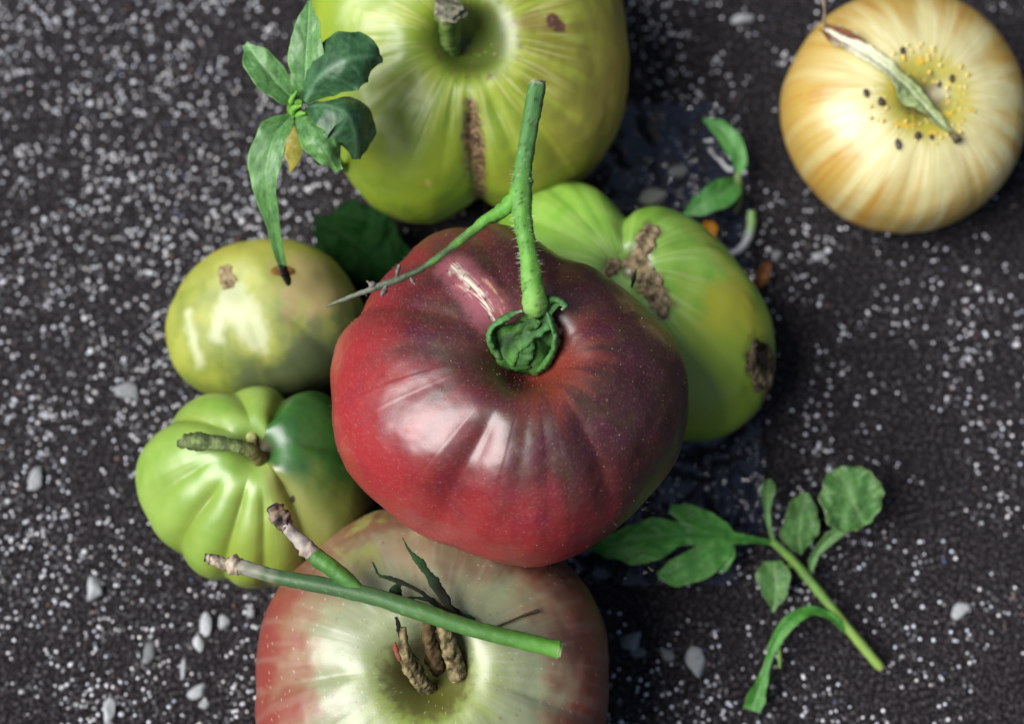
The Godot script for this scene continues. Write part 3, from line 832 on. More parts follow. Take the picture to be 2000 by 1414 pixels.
func build_yellow() -> void:
	yel = {
		"c": V(12.80, 2.80, -7.68), "tx": 3.0, "tz": -3.0, "ht": 2.7, "hb": 2.75, "e": 0.85, "pit": [0.55, 0.9], "off": Vector2(-0.1, 0.45), "na": 0.008,
		"out": [13, 3.95, 34, 3.95, 60, 3.95, 90, 3.96, 114, 3.96, 143, 3.88, 167, 3.91, 188, 3.98, 211, 3.95, 243, 4.05, 273, 4.15, 303, 4.2, 327, 4.1, 355, 3.95],
		"cre": [[60, 0.02, 8, 12, 35, 60, 100], [100, 0.02, 8, 12, 35, 60, 100], [145, 0.015, 8, 12, 35, 60, 100], [200, 0.02, 9, 12, 35, 60, 100], [270, 0.02, 9, 12, 35, 60, 100], [330, 0.02, 9, 12, 35, 60, 100], [20, 0.02, 8, 12, 35, 60, 100]],
		"col": paint_yellow,
	}
	var t := thing("tomato", Vector3.ZERO, "round yellow tomato lying apart on the asphalt at the top right", "tomato")
	fruit(yel, t, skin("yellow_skin", 0.42, 0.05), 400, 200)
	# papery strip lying across the stem end
	var dl := thing("dry_leaf", V(12.0, 5.6, -7.5), "papery pale green strip with brown end lying across the yellow tomato", "dry leaf")
	var lift := func(x: float, z: float, h: float) -> Vector3:
		return V(x, lid(yel, x, z) + h, z) - V(12.0, 5.6, -7.5)
	var pc := func(tt: float, w: float, q: Vector3, mid: float, _s: float, _u: bool) -> Color:
		var c := mixc(Color(0.62, 0.60, 0.44), Color(0.26, 0.32, 0.13), ss(0.25, 0.65, tt))
		c = mixc(c, Color(0.20, 0.07, 0.03), ss(0.28, 0.12, tt + 0.1 * fb(q, 3.0)) * ss(0.1, 0.4, w))
		c = mixc(c, Color(0.10, 0.15, 0.05), 0.6 * ss(0.3, 0.6, absf(fb(q * V(3, 3, 3), 1.2)) * 2.0) * ss(0.45, 0.7, tt))
		c = mixc(c, Color(0.10, 0.07, 0.03), ss(0.94, 0.99, tt))
		return mixc(c, Color(0.72, 0.70, 0.55), 0.5 * mid)
	obj("blade", blade([lift.call(9.93, -9.75, 0.25), lift.call(10.3, -9.2, 0.18), lift.call(10.9, -8.6, 0.12), lift.call(11.7, -7.85, 0.12), lift.call(12.35, -7.25, 0.25), lift.call(12.95, -6.45, 0.25), lift.call(13.6, -5.75, 0.08)], V(0, 1, 0),
		[0.22, 0.36, 0.30, 0.22, 0.26, 0.20, 0.10], [0.20, 0.34, 0.26, 0.22, 0.52, 0.18, 0.10], pc, {"rows": 90, "fold": 0.5, "wave": 0.10, "veins": 0.0, "thick": 0.03, "curl": -0.3}), leaf_mat("papery", 0.7), dl)
	obj("thread", tube([lift.call(9.95, -9.75, 0.28), V(9.78, 5.6, -10.05) - V(12.0, 5.6, -7.5), V(9.62, 5.9, -10.5) - V(12.0, 5.6, -7.5)], [0.05, 0.04, 0.02], func(_t, _a, q): return Color(0.35, 0.27, 0.18), 0.3, 8, 8), leaf_mat("papery_thread", 0.7), dl)
	obj("brown_edge", tube([lift.call(10.0, -9.75, 0.4), lift.call(10.5, -9.2, 0.42), lift.call(11.0, -8.85, 0.3)], [0.05, 0.10, 0.03], func(_t, _a, q): return mixc(Color(0.22, 0.07, 0.025), Color(0.10, 0.04, 0.02), 0.5 + fb(q, 3.0)), 0.4, 10, 10), leaf_mat("brown_edge", 0.7), dl)
	obj("withered_tip", tube([lift.call(13.5, -5.85, 0.12), lift.call(13.65, -5.7, 0.14), lift.call(13.8, -5.72, 0.2)], [0.07, 0.15, 0.08], func(_t, _a, q): return mixc(Color(0.05, 0.04, 0.02), Color(0.14, 0.12, 0.06), 0.5 + fb(q, 3.0)), 0.5, 10, 8), leaf_mat("withered_tip", 0.8), dl)
	var spots := [
		[10.95, -7.15, 0.15, "black seed farthest left on the yellow tomato's crown"],
		[11.40, -6.85, 0.15, "black seed on the yellow tomato just right of its leftmost seed"],
		[12.17, -8.55, 0.13, "dark brown seed alone behind the papery strip, topmost on the yellow tomato"],
		[11.88, -5.50, 0.14, "black oval seed nearest the front on the yellow tomato"],
		[12.48, -5.78, 0.15, "larger black oval seed below the yellow tomato's stem end"],
		[12.92, -5.76, 0.09, "tiny black seed just left of the papery strip's dark tip"],
		[13.30, -7.55, 0.11, "olive seed beside a yellow fleck right of the yellow tomato's pit"],
		[13.68, -7.68, 0.11, "small dark seed farthest right on the yellow tomato's crown"]]
	var kinds := [chip_mesh(90, 0.1, 1), chip_mesh(91, 0.1, 1)]
	var sm := mat("seed", 0.55, 0.5)
	sm.albedo_color = Color(0.05, 0.035, 0.022).linear_to_srgb()
	for k in spots.size():
		var s: Array = spots[k]
		var o := obj("seed", kinds[k % 2], sm)
		tag(o, s[3], "seed", "dark seeds on the yellow tomato")
		o.transform = Transform3D(Basis(Vector3.UP, k * 1.3).scaled(Vector3(s[2] * (0.8 + 0.08 * (k % 3)), s[2] * 0.5, s[2] * (1.1 + 0.12 * (k % 4)))), V(s[0], lid(yel, s[0], s[1]) + s[2] * 0.35, s[1]) * CM)
	# yellow pollen-like flecks round the pit
	var fleck := mat("fleck", 0.6, 0.4)
	var fc := SurfaceTool.new()
	fc.begin(Mesh.PRIMITIVE_TRIANGLES)
	for k in 70:
		var a := rng.randf() * TAU
		var r := rng.randf_range(0.75, 1.75)
		var p := V(12.65 + r * cos(a), 0, -7.1 + r * sin(a))
		p.y = lid(yel, p.x, p.z) + 0.02
		var s := rng.randf_range(0.03, 0.08)
		var tint := mixc(Color(0.62, 0.42, 0.03), Color(0.75, 0.68, 0.35), rng.randf())
		var part := chip_mesh(95, 0.3, 0)
		var ar := part.surface_get_arrays(0)
		for i in ar[Mesh.ARRAY_INDEX]:
			fc.set_color(tint)
			fc.set_normal(ar[Mesh.ARRAY_NORMAL][i])
			fc.add_vertex(own(yel, p) * CM + ar[Mesh.ARRAY_VERTEX][i] * s)
	tag(obj("yellow_fleck", fc.commit(), fleck, t), "", "", "", "stuff")

# ---------------------------------------------------------------- small ones on the left
func paint_lu(q: Vector3, deg: float, k: float, _ph: float) -> Color:
	var d := Vector2(q.x, q.z)
	var rho := d.length()
	var a := deg_to_rad(deg)
	var ray := n1.get_noise_3d(cos(a) * 6.0, sin(a) * 6.0, rho * 0.3)
	var c := mixc(Color(0.29, 0.315, 0.04), Color(0.17, 0.215, 0.022), 0.5 + 1.3 * fb(q, 0.7))
	c = mixc(c, Color(0.36, 0.34, 0.05), ss(-0.6, -2.0, q.z) * 0.7)
	c = mixc(c, Color(0.34, 0.25, 0.11), 0.75 * ss(1.5, 0.6, Vector2(q.x - 2.2, q.z + 0.5).length() + 0.7 * fb(q, 1.0)))
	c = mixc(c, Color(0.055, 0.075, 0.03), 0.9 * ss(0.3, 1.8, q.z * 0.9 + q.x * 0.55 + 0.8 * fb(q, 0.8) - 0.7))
	# pale blotches fanning out from the corky end
	for b in [[Vector2(-0.1, -0.15), Vector2(0.50, 1.0), 0.50], [Vector2(-0.35, -0.35), Vector2(-0.75, 0.95), 0.26], [Vector2(-1.75, 0.2), Vector2(-1.5, 1.6), 0.17]]:
		var s := seg(d, b[0], b[1]) + 0.16 * fb(q, 1.6)
		c = mixc(c, Color(0.47, 0.50, 0.28), 0.85 * ss(b[2] + 0.16, b[2] - 0.22, s))
	return c

func build_left_upper() -> void:
	lu = {
		"c": V(-7.78, 2.45, -0.66), "tx": 0.0, "tz": 14.0, "ht": 2.35, "hb": 2.4, "e": 0.9, "pit": [0.2, 0.5], "off": Vector2(0.0, -0.5), "na": 0.015,
		"out": [9, 3.3, 29, 3.19, 52, 2.78, 88, 2.5, 119, 2.75, 142, 3.1, 159, 3.25, 176, 3.25, 192, 3.1, 211, 2.8, 235, 2.55, 260, 2.45, 292, 2.6, 320, 2.88, 348, 3.13],
		"cre": [[70, 0.05, 12, 12, 40, 70, 110], [110, 0.03, 10, 12, 40, 70, 110], [340, 0.05, 10, 12, 40, 90, 120], [190, 0.03, 12, 12, 40, 70, 110], [270, 0.03, 12, 12, 40, 70, 110], [30, 0.06, 10, 20, 50, 90, 120]],
		"col": paint_lu,
	}
	var t := thing("tomato", Vector3.ZERO, "small olive green tomato with cream blotches on the left, above the ribbed one", "tomato", HEAP)
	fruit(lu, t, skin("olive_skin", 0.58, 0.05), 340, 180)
	var cork := mat("cork", 0.9, 0.25, 0.03, 80.0, lump_tex)
	var h := func(q: Vector3) -> float:
		var s := seg(Vector2(q.x, q.z), Vector2(-0.42, -0.98), Vector2(-0.12, -0.08))
		return 0.035 - 0.42 * maxf(s + 0.16 * fb(q, 3.0) - 0.20, 0.0) / 0.8 * 2.0 + 0.05 * fb(q, 4.5)
	crust(lu, t, "corky_scar", cork, Rect2(170, 3, 130, 50), h, func(q): return mixc(Color(0.34, 0.27, 0.15), Color(0.10, 0.07, 0.03), 0.45 + 1.2 * fb(q, 4.0)), 110, 90)
	var h2 := func(q: Vector3) -> float:
		var s := Vector2((q.x - 1.35) * 0.55, q.z + 0.92).length()
		return 0.05 - 0.6 * maxf(s + 0.05 * fb(q, 3.0) - 0.1, 0.0)
	crust(lu, t, "brown_sore", cork, Rect2(280, 10, 80, 60), h2, func(q): return mixc(Color(0.22, 0.11, 0.03), Color(0.09, 0.04, 0.015), 0.5 + 1.2 * fb(q, 3.0)), 90, 90)

func paint_ll(q: Vector3, deg: float, k: float, _ph: float) -> Color:
	var d := Vector2(q.x - 0.6, q.z + 0.65)
	var rho := d.length()
	var a := rad_to_deg(atan2(d.y, d.x))
	var c := mixc(Color(0.25, 0.38, 0.075), Color(0.17, 0.31, 0.04), 0.5 + fb(q, 0.7))
	c = mixc(c, Color(0.18, 0.23, 0.022), clampf(k * 6.0, 0.0, 0.65))
	c = mixc(c, Color(0.24, 0.29, 0.035), 0.5 * ss(0.6, 2.2, q.x + q.z - 0.3 + fb(q, 0.8)))
	# the dark green lobe on the right
	var lobe := ss(-75.0, -66.0, a) * ss(58.0, 50.0, a + 3.0 * fb(q, 1.0))
	c = mixc(c, mixc(Color(0.018, 0.085, 0.014), Color(0.035, 0.13, 0.02), 0.5 + fb(q, 1.0)), lobe)
	c = mixc(c, Color(0.15, 0.17, 0.03), lobe * ss(0.2, 1.4, d.y + 0.4 * fb(q, 1.0)) * 0.8)
	# dull yellow furrow in front of the lobe
	c = mixc(c, Color(0.23, 0.24, 0.06), 0.7 * ss(22.0, 8.0, absf(a - 58.0)) * ss(0.3, 0.8, rho))
	c = mixc(c, Color(0.03, 0.02, 0.01), ss(0.10, 0.05, Vector2(q.x - 1.62, (q.z - 0.72) * 0.8).length()))
	c = mixc(c, Color(0.12, 0.10, 0.03), ss(0.5, 0.25, rho))
	return c

func build_left_lower() -> void:
	ll = {
		"c": V(-7.94, 3.0, 4.88), "tx": -2.0, "tz": 0.0, "ht": 2.95, "hb": 2.9, "e": 0.88, "pit": [0.55, 0.65], "off": Vector2(0.6, -0.65), "na": 0.012,
		"out": [17, 3.77, 34, 3.63, 56, 3.2, 79, 3.05, 108, 3.02, 133, 3.02, 163, 3.19, 186, 3.5, 210, 3.5, 230, 3.35, 256, 3.1, 288, 3.2, 308, 3.6, 329, 3.74, 353, 3.75],
		"cre": [[292, 0.15, 7, 6, 22, 80, 115], [48, 0.13, 8, 6, 25, 95, 125], [78, 0.06, 6, 14, 34, 90, 125], [103, 0.10, 8, 8, 30, 105, 135], [136, 0.10, 9, 12, 36, 95, 125], [166, 0.05, 8, 14, 34, 55, 85], [215, 0.09, 9, 8, 28, 80, 110], [255, 0.08, 9, 8, 28, 80, 110], [352, 0.04, 9, 15, 30, 60, 90]],
		"col": paint_ll,
	}
	var t := thing("tomato", Vector3.ZERO, "deeply ribbed bright green tomato at the lower left with one dark green lobe", "tomato", HEAP)
	fruit(ll, t, skin("ribbed_skin", 0.40, 0.05), 400, 220)
	var sm := mat("stub_green", 0.7, 0.35, 0.03, 80.0, lump_tex)
	var g := func(tt: float, a: float, q: Vector3) -> Color:
		var c := mixc(Color(0.06, 0.085, 0.028), Color(0.19, 0.25, 0.09), 0.5 + 1.5 * fb(q, 2.0))
		c = mixc(c, Color(0.14, 0.11, 0.03), ss(0.4, 0.1, tt) * 0.8)
		return mixc(c, Color(0.05, 0.05, 0.03), ss(0.9, 1.0, tt) * 0.8 + 0.3 * ss(0.2, 0.6, fb(q + V(5, 5, 5), 4.0)))
	obj("stalk", tube(owns(ll, [V(-7.20, 4.9, 4.55), V(-7.30, 5.55, 4.38), V(-7.50, 6.0, 4.22), V(-7.95, 6.22, 4.12), V(-8.45, 6.25, 4.06), V(-8.90, 6.22, 4.02), V(-9.22, 6.2, 4.02), V(-9.40, 6.15, 4.06), V(-9.55, 6.15, 4.05)]), [0.34, 0.25, 0.20, 0.20, 0.22, 0.25, 0.24, 0.14, 0.10], g, 0.14, 20, 10), sm, t)
	obj("pale_scar", tube(owns(ll, [V(-7.40, 5.45, 4.75), V(-7.36, 5.42, 5.05), V(-7.30, 5.35, 5.30)]), [0.13, 0.16, 0.08], func(_t, _a, q): return mixc(Color(0.45, 0.48, 0.30), Color(0.30, 0.35, 0.18), 0.5 + fb(q, 2.0)), 0.2, 14, 8, 0.5), sm, t)
	obj("pale_scar", tube(owns(ll, [V(-7.48, 5.5, 4.05), V(-7.55, 5.6, 3.75), V(-7.5, 5.5, 3.5)]), [0.10, 0.15, 0.08], func(_t, _a, q): return mixc(Color(0.48, 0.50, 0.20), Color(0.35, 0.40, 0.12), 0.5 + fb(q, 2.0)), 0.2, 14, 8, 0.6), sm, t)

# ---------------------------------------------------------------- lobed green one on the right
func cork_line(q: Vector3) -> float:
	var d := Vector2(q.x, q.z)
	var s := minf(seg(d, Vector2(0.35, -1.75), Vector2(-0.15, -0.85)) - 0.20, seg(d, Vector2(-0.15, -0.85), Vector2(-0.95, -0.62)) - 0.16)
	s = minf(s, seg(d, Vector2(-0.1, -0.85), Vector2(0.55, 0.60)) - 0.26)
	return s + 0.30 * fb(q, 1.8)

func paint_rg(q: Vector3, deg: float, k: float, _ph: float) -> Color:
	var d := Vector2(q.x, q.z)
	var a := deg_to_rad(deg)
	var ray := n1.get_noise_3d(cos(a) * 9.0, sin(a) * 9.0, d.length() * 0.3)
	var c := mixc(Color(0.17, 0.36, 0.036), Color(0.25, 0.43, 0.07), 0.5 + fb(q, 0.8) + 0.3 * ray)
	c = mixc(c, Color(0.34, 0.50, 0.15), 0.6 * ss(-0.1, 0.5, ray) * ss(2.8, 1.2, d.length()))
	c = mixc(c, Color(0.37, 0.36, 0.025), 0.9 * ss(1.9, 0.5, Vector2(q.x - 2.7, q.z - 0.6).length() + 0.9 * fb(q, 0.6)))
	c = mixc(c, Color(0.25, 0.34, 0.02), 0.8 * ss(0.4, 2.4, q.z + 0.6 * fb(q, 0.6)))
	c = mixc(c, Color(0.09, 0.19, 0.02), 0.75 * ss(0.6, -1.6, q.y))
	c = mixc(c, Color(0.30, 0.52, 0.16), ss(0.55, 0.2, Vector2(q.x + 0.45, q.z + 0.15).length()) * 0.8)
	c = mixc(c, Color(0.14, 0.11, 0.04), 0.85 * ss(0.28, 0.0, cork_line(q)))
	c = mixc(c, Color(0.016, 0.011, 0.007), ss(0.75, 0.35, Vector2(q.x - 3.72, (q.z - 1.9) * 0.75).length() + 0.2 * fb(q, 2.0)))
	return c

func build_right() -> void:
	rg = {
		"c": V(3.86, 2.9, -0.67), "tx": -4.0, "tz": 0.0, "ht": 2.9, "hb": 2.9, "e": 0.88, "pit": [0.6, 0.7], "off": Vector2(-0.5, -0.5), "na": 0.014,
		"out": [13, 4.45, 29, 4.75, 42, 4.85, 58, 4.57, 71, 4.1, 96, 3.96, 127, 3.8, 165, 4.0, 193, 4.6, 211, 5.2, 229, 5.3, 242, 5.0, 253, 4.35, 263, 3.55, 268, 3.35, 275, 3.42, 295, 3.62, 318, 3.57, 338, 3.69, 355, 4.05],
		"cre": [[268, 0.13, 9, 4, 22, 110, 150], [300, 0.03, 7, 10, 25, 50, 80], [330, 0.03, 7, 10, 25, 50, 80], [0, 0.03, 8, 10, 25, 50, 80], [40, 0.05, 9, 8, 25, 70, 100], [235, 0.03, 6, 10, 25, 55, 80], [245, 0.02, 5, 10, 25, 55, 80], [215, 0.03, 7, 10, 25, 55, 80], [90, 0.06, 10, 8, 25, 80, 110]],
		"col": paint_rg,
	}
	var t := thing("tomato", Vector3.ZERO, "bright green two-lobed tomato behind the red one with a corky brown scar", "tomato", HEAP)
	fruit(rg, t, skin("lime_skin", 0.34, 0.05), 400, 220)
	var cork := mat("cork_scar", 0.9, 0.25, 0.04, 80.0, lump_tex)
	var h := func(q: Vector3) -> float:
		return 0.05 - 0.7 * maxf(cork_line(q), 0.0) + 0.11 * fb(q, 3.2)
	crust(rg, t, "corky_scar", cork, Rect2(0, 2, 360, 48), h, func(q): return mixc(Color(0.36, 0.28, 0.16), Color(0.085, 0.06, 0.035), 0.45 + 1.3 * fb(q, 3.0)), 260, 120)
	var h2 := func(q: Vector3) -> float:
		var s := Vector2(q.x - 3.72, (q.z - 1.95) * 0.75).length()
		return 0.05 - 0.45 * maxf(s + 0.16 * fb(q, 2.0) - 0.40, 0.0) - 0.12 * ss(0.35, 0.0, Vector2(q.x - 3.75, q.z - 1.75).length()) + 0.06 * fb(q, 4.0)
	crust(rg, t, "rotten_spot", cork, Rect2(5, 45, 40, 60), h2, func(q): return mixc(mixc(Color(0.25, 0.19, 0.11), Color(0.05, 0.035, 0.02), 0.5 + 1.3 * fb(q, 2.5)), Color(0.012, 0.009, 0.006), ss(0.55, 0.2, Vector2((q.x - 3.68) * 1.3, (q.z - 1.7) * 0.8).length())), 110, 120)
	obj("dark_shred", tube(owns(rg, [V(3.55, 5.75, -0.75), V(3.6, 6.0, -0.95), V(3.66, 6.15, -1.2)]), [0.05, 0.06, 0.02], func(_t, _a, _q): return Color(0.02, 0.03, 0.02), 0.3, 8, 6), cork, t)

# ---------------------------------------------------------------- loose stalk across the front tomato
func build_twig() -> void:
	var o := V(-3.6, 7.9, 8.6)
	var t := thing("cut_stalk", o, "cut green tomato stalk with grey ends lying across the front tomato", "stalk")
	var m := mat("twig_green", 0.5, 0.45, 0.01, 90.0)
	var rel := func(a: Array) -> Array: return a.map(func(p): return p - o)
	var c1 := func(tt: float, a: float, q: Vector3) -> Color:
		var c := mixc(Color(0.045, 0.095, 0.038), Color(0.06, 0.17, 0.03), ss(0.35, 0.9, tt))
		c = mixc(c, Color(0.11, 0.31, 0.035), ss(0.8, 1.0, tt) * 0.7)
		c = mixc(c, Color(0.24, 0.22, 0.18), ss(0.30, 0.10, tt + 0.12 * fb(q, 2.0)))
		c = mixc(c, Color(0.06, 0.045, 0.03), 0.6 * ss(0.1, 0.5, fb(q, 4.0)) * ss(0.22, 0.05, tt))
		return mixc(c, Color(0.17, 0.33, 0.10), 0.35 * ss(0.5, 0.8, no(q, 12.0)) + 0.12 * sin(a * 4.0))
	var st := obj("stem", tube(rel.call([V(-7.55, 7.30, 7.69), V(-7.21, 7.4, 7.76), V(-6.34, 7.6, 8.02), V(-5.20, 7.85, 8.25), V(-3.81, 8.02, 8.56), V(-2.43, 8.15, 9.0), V(-1.08, 8.15, 9.44), V(0.13, 8.08, 9.73), V(1.22, 7.98, 9.98)]), [0.22, 0.20, 0.195, 0.22, 0.23, 0.24, 0.225, 0.225, 0.235], c1, 0.05, 22, 14), m, t)
	obj("cut_end", tube(rel.call([V(1.20, 7.98, 9.975), V(1.30, 7.975, 9.995)]), [0.235, 0.19], func(_t, a, q): return mixc(Color(0.42, 0.55, 0.24), Color(0.14, 0.30, 0.06), 0.5 + 0.5 * sin(a * 2.0)), 0.15, 18, 4), m, st)
	var grey := func(tt: float, _a: float, q: Vector3) -> Color:
		return mixc(mixc(Color(0.40, 0.33, 0.25), Color(0.10, 0.075, 0.05), 0.5 + 1.3 * fb(q, 3.2)), Color(0.02, 0.018, 0.015), ss(0.8, 1.0, tt))
	obj("node", tube(rel.call([V(-7.36, 7.36, 7.75), V(-7.56, 7.33, 7.66), V(-7.72, 7.28, 7.62)]), [0.20, 0.26, 0.15], func(_t, _a, q): return mixc(Color(0.50, 0.42, 0.31), Color(0.22, 0.17, 0.12), 0.4 + fb(q, 3.0)), 0.25, 18, 8), m, st)
	obj("withered_end", tube(rel.call([V(-7.68, 7.28, 7.63), V(-7.95, 7.25, 7.58), V(-8.2, 7.2, 7.48), V(-8.38, 7.2, 7.45)]), [0.15, 0.16, 0.15, 0.11], grey, 0.45, 16, 8), m, st)
	var c2 := func(tt: float, a: float, q: Vector3) -> Color:
		var c := mixc(Color(0.035, 0.12, 0.02), Color(0.08, 0.22, 0.035), 0.5 + 0.5 * sin(a + 2.0) + 0.4 * fb(q, 2.0))
		return mixc(c, mixc(Color(0.38, 0.34, 0.30), Color(0.16, 0.13, 0.12), 0.5 + 1.2 * fb(q, 3.0)), ss(0.55, 0.60, tt))
	var b := obj("side_stem", tube(rel.call([V(-3.95, 8.0, 8.5), V(-4.45, 8.05, 8.12), V(-4.95, 8.08, 7.76), V(-5.38, 8.1, 7.42), V(-5.5, 8.1, 7.28), V(-5.92, 8.05, 6.88), V(-6.08, 8.05, 6.70)]), [0.15, 0.22, 0.235, 0.22, 0.21, 0.17, 0.15], c2, 0.08, 20, 12), m, st)
	obj("collar", tube(rel.call([V(-5.30, 8.12, 7.50), V(-5.42, 8.12, 7.38), V(-5.5, 8.1, 7.26)]), [0.22, 0.255, 0.215], func(_t, _a, q): return mixc(Color(0.45, 0.38, 0.32), Color(0.2, 0.15, 0.12), 0.5 + fb(q, 3.0)), 0.2, 18, 6), m, st)
	obj("withered_end", tube(rel.call([V(-6.02, 8.05, 6.78), V(-6.2, 8.05, 6.52), V(-6.38, 8.05, 6.28), V(-6.46, 8.05, 6.16)]), [0.17, 0.22, 0.21, 0.14], func(_t, _a, q): return mixc(Color(0.24, 0.17, 0.12), Color(0.02, 0.015, 0.012), 0.5 + 1.5 * fb(q, 2.6)), 0.5, 16, 8), m, st)
	var fine := obj("dry_fibre", tube([V(-0.55, lid(low, -0.55, 9.4) + 0.05, 9.4), V(0.1, lid(low, 0.1, 9.1) + 0.07, 9.1), V(0.72, lid(low, 0.72, 8.85) + 0.05, 8.85)], [0.03, 0.025, 0.05], func(_t, _a, _q): return Color(0.07, 0.045, 0.03), 0.4, 7, 8), m)
	tag(fine, "thin dark dry fibre poking out behind the cut green stalk's bright end", "plant fibre")

# ---------------------------------------------------------------- leafy sprig, upper left
func build_sprig() -> void:
	var o := V(-6.2, 7.6, -5.0)
	var t := thing("leafy_sprig", o, "blue green leafy weed sprig resting against the biggest green tomato's left side", "sprig")
	var m := leaf_mat("sprig_leaf", 0.42)
	var rel := func(a: Array) -> Array: return a.map(func(p): return p - o)
	var lc := func(tt: float, w: float, q: Vector3, mid: float, side: float, up: bool) -> Color:
		var c := mixc(Color(0.065, 0.17, 0.045), Color(0.11, 0.25, 0.07), 0.5 + fb(q, 1.5))
		if not up:
			c = mixc(Color(0.12, 0.27, 0.14), c, 0.3)
		c = mixc(c, Color(0.20, 0.38, 0.15), 0.5 * mid + 0.15 * side)
		c = mixc(c, Color(0.045, 0.13, 0.04), 0.5 * ss(0.0, 0.5, n1.get_noise_2d(w * 9.0 + q.x, tt * 2.5 + q.z)))
		return mixc(c, Color(0.16, 0.32, 0.08), ss(0.88, 1.0, absf(w)) * 0.5)
	var dk := func(tt: float, w: float, q: Vector3, mid: float, side: float, up: bool) -> Color:
		var c := mixc(Color(0.020, 0.065, 0.025), Color(0.042, 0.115, 0.045), 0.5 + fb(q, 1.5))
		c = mixc(c, Color(0.13, 0.26, 0.14), 0.6 * mid + 0.15 * side)
		return mixc(c, Color(0.14, 0.30, 0.05), ss(0.92, 1.0, absf(w)) * 0.4)
	var gc := func(tt: float, _a: float, q: Vector3) -> Color: return mixc(Color(0.08, 0.22, 0.03), Color(0.16, 0.36, 0.05), 0.5 + fb(q, 2.0))
	var sm := mat("sprig_stem", 0.55, 0.4)
	obj("stem", tube(rel.call([V(-5.2, 3.8, -5.3), V(-5.6, 5.4, -5.1), V(-6.0, 6.8, -4.98), V(-6.2, 7.9, -5.05), V(-6.1, 8.7, -5.35)]), [0.12, 0.13, 0.13, 0.13, 0.10], gc, 0.1, 12, 8), sm, t)
	for s in [[V(-6.3, 8.0, -5.0), V(-6.25, 8.6, -5.15), V(-5.95, 8.9, -5.15)], [V(-6.4, 7.9, -5.0), V(-6.35, 8.5, -5.35), V(-6.1, 8.9, -5.6)], [V(-6.3, 8.0, -5.0), V(-6.05, 8.6, -5.0), V(-5.85, 8.8, -4.95)]]:
		obj("bud", tube(rel.call(s), [0.08, 0.10, 0.04], gc, 0.15, 10, 8), sm, t)
	obj("leaf", blade(rel.call([V(-6.14, 8.45, -5.37), V(-6.61, 8.85, -5.74), V(-7.11, 9.1, -6.28), V(-7.62, 9.1, -6.95)]), V(0.1, 1, 0.15), [0.10, 0.38, 0.52, 0.45, 0.10], [0.10, 0.36, 0.46, 0.42, 0.10], lc, {"fold": 0.25, "veins": 4.0, "curl": -0.12}), m, t)
	obj("leaf", blade(rel.call([V(-5.99, 8.5, -5.40), V(-5.87, 9.1, -6.04), V(-5.78, 9.5, -6.95), V(-5.74, 9.7, -8.0)]), V(-0.35, 1, 0.1), [0.10, 0.42, 0.55, 0.40, 0.06], [0.12, 0.50, 0.62, 0.42, 0.06], lc, {"fold": 0.40, "veins": 4.0, "curl": -0.2}), m, t)
	obj("leaf", blade(rel.call([V(-5.98, 8.55, -5.35), V(-5.45, 9.5, -5.68), V(-4.65, 10.0, -5.98), V(-4.0, 9.85, -6.2), V(-3.62, 9.5, -6.28)]), V(-0.1, 1, 0.25), [0.15, 0.85, 1.05, 0.85, 0.10], [0.15, 0.62, 0.80, 0.66, 0.10], dk, {"fold": -0.28, "veins": 5.0, "curl": -0.35, "wave": 0.05}), m, t)
	obj("leaf", blade(rel.call([V(-5.95, 8.5, -5.28), V(-5.25, 9.25, -5.0), V(-4.6, 9.35, -4.65), V(-4.38, 8.9, -4.1), V(-4.45, 8.3, -3.75)]), V(0.25, 1, -0.1), [0.15, 0.70, 0.90, 0.80, 0.14], [0.12, 0.60, 0.78, 0.66, 0.12], dk, {"fold": -0.25, "veins": 5.0, "curl": -0.35, "wave": 0.06}), m, t)
	obj("leaf", blade(rel.call([V(-6.06, 8.45, -5.13), V(-5.75, 9.0, -4.5), V(-5.35, 9.05, -3.85), V(-4.9, 8.5, -3.3)]), V(-0.1, 1, 0.25), [0.10, 0.42, 0.56, 0.48, 0.14], [0.10, 0.42, 0.52, 0.42, 0.12], lc, {"fold": -0.2, "veins": 4.0, "curl": -0.3, "wave": 0.10}), m, t)
	var f := obj("leaf", blade(rel.call([V(-6.25, 8.4, -5.13), V(-6.72, 8.85, -4.2), V(-6.97, 8.5, -3.1), V(-6.86, 7.6, -2.1), V(-6.72, 6.2, -1.15)]), V(-0.25, 1, 0.35), [0.08, 0.40, 0.46, 0.30, 0.20, 0.14], [0.08, 0.50, 0.56, 0.36, 0.20, 0.14], lc, {"fold": 0.22, "veins": 5.0, "curl": -0.1, "rows": 60}), m, t)
	obj("black_tip", tube(rel.call([V(-6.74, 6.35, -1.25), V(-6.70, 5.9, -1.05), V(-6.66, 5.55, -0.92)]), [0.12, 0.13, 0.08], func(_t, _a, _q): return Color(0.012, 0.010, 0.008), 0.3, 10, 6), sm, f)
	var yc := func(tt: float, w: float, q: Vector3, mid: float, side: float, up: bool) -> Color: return mixc(Color(0.33, 0.27, 0.03), Color(0.22, 0.24, 0.03), 0.5 + fb(q, 1.0))
	tag(obj("leaf", blade(rel.call([V(-6.2, 7.9, -5.0), V(-6.3, 7.5, -4.5), V(-6.5, 7.0, -3.9)]), V(-0.6, 0.7, 0.4), [0.12, 0.34, 0.30, 0.06], [0.12, 0.34, 0.30, 0.06], yc, {"fold": 0.2}), m, t), "yellowed leaf")
	# a broad leaf down in the gap, shade painted into its colour
	var dl := thing("tomato_leaf", V(-5.0, 0.5, -3.5), "crumpled leaf painted near black for the shade in the gap between the green tomatoes", "leaf")
	var dm := mat("shade_painted_leaf", 0.85, 0.2)
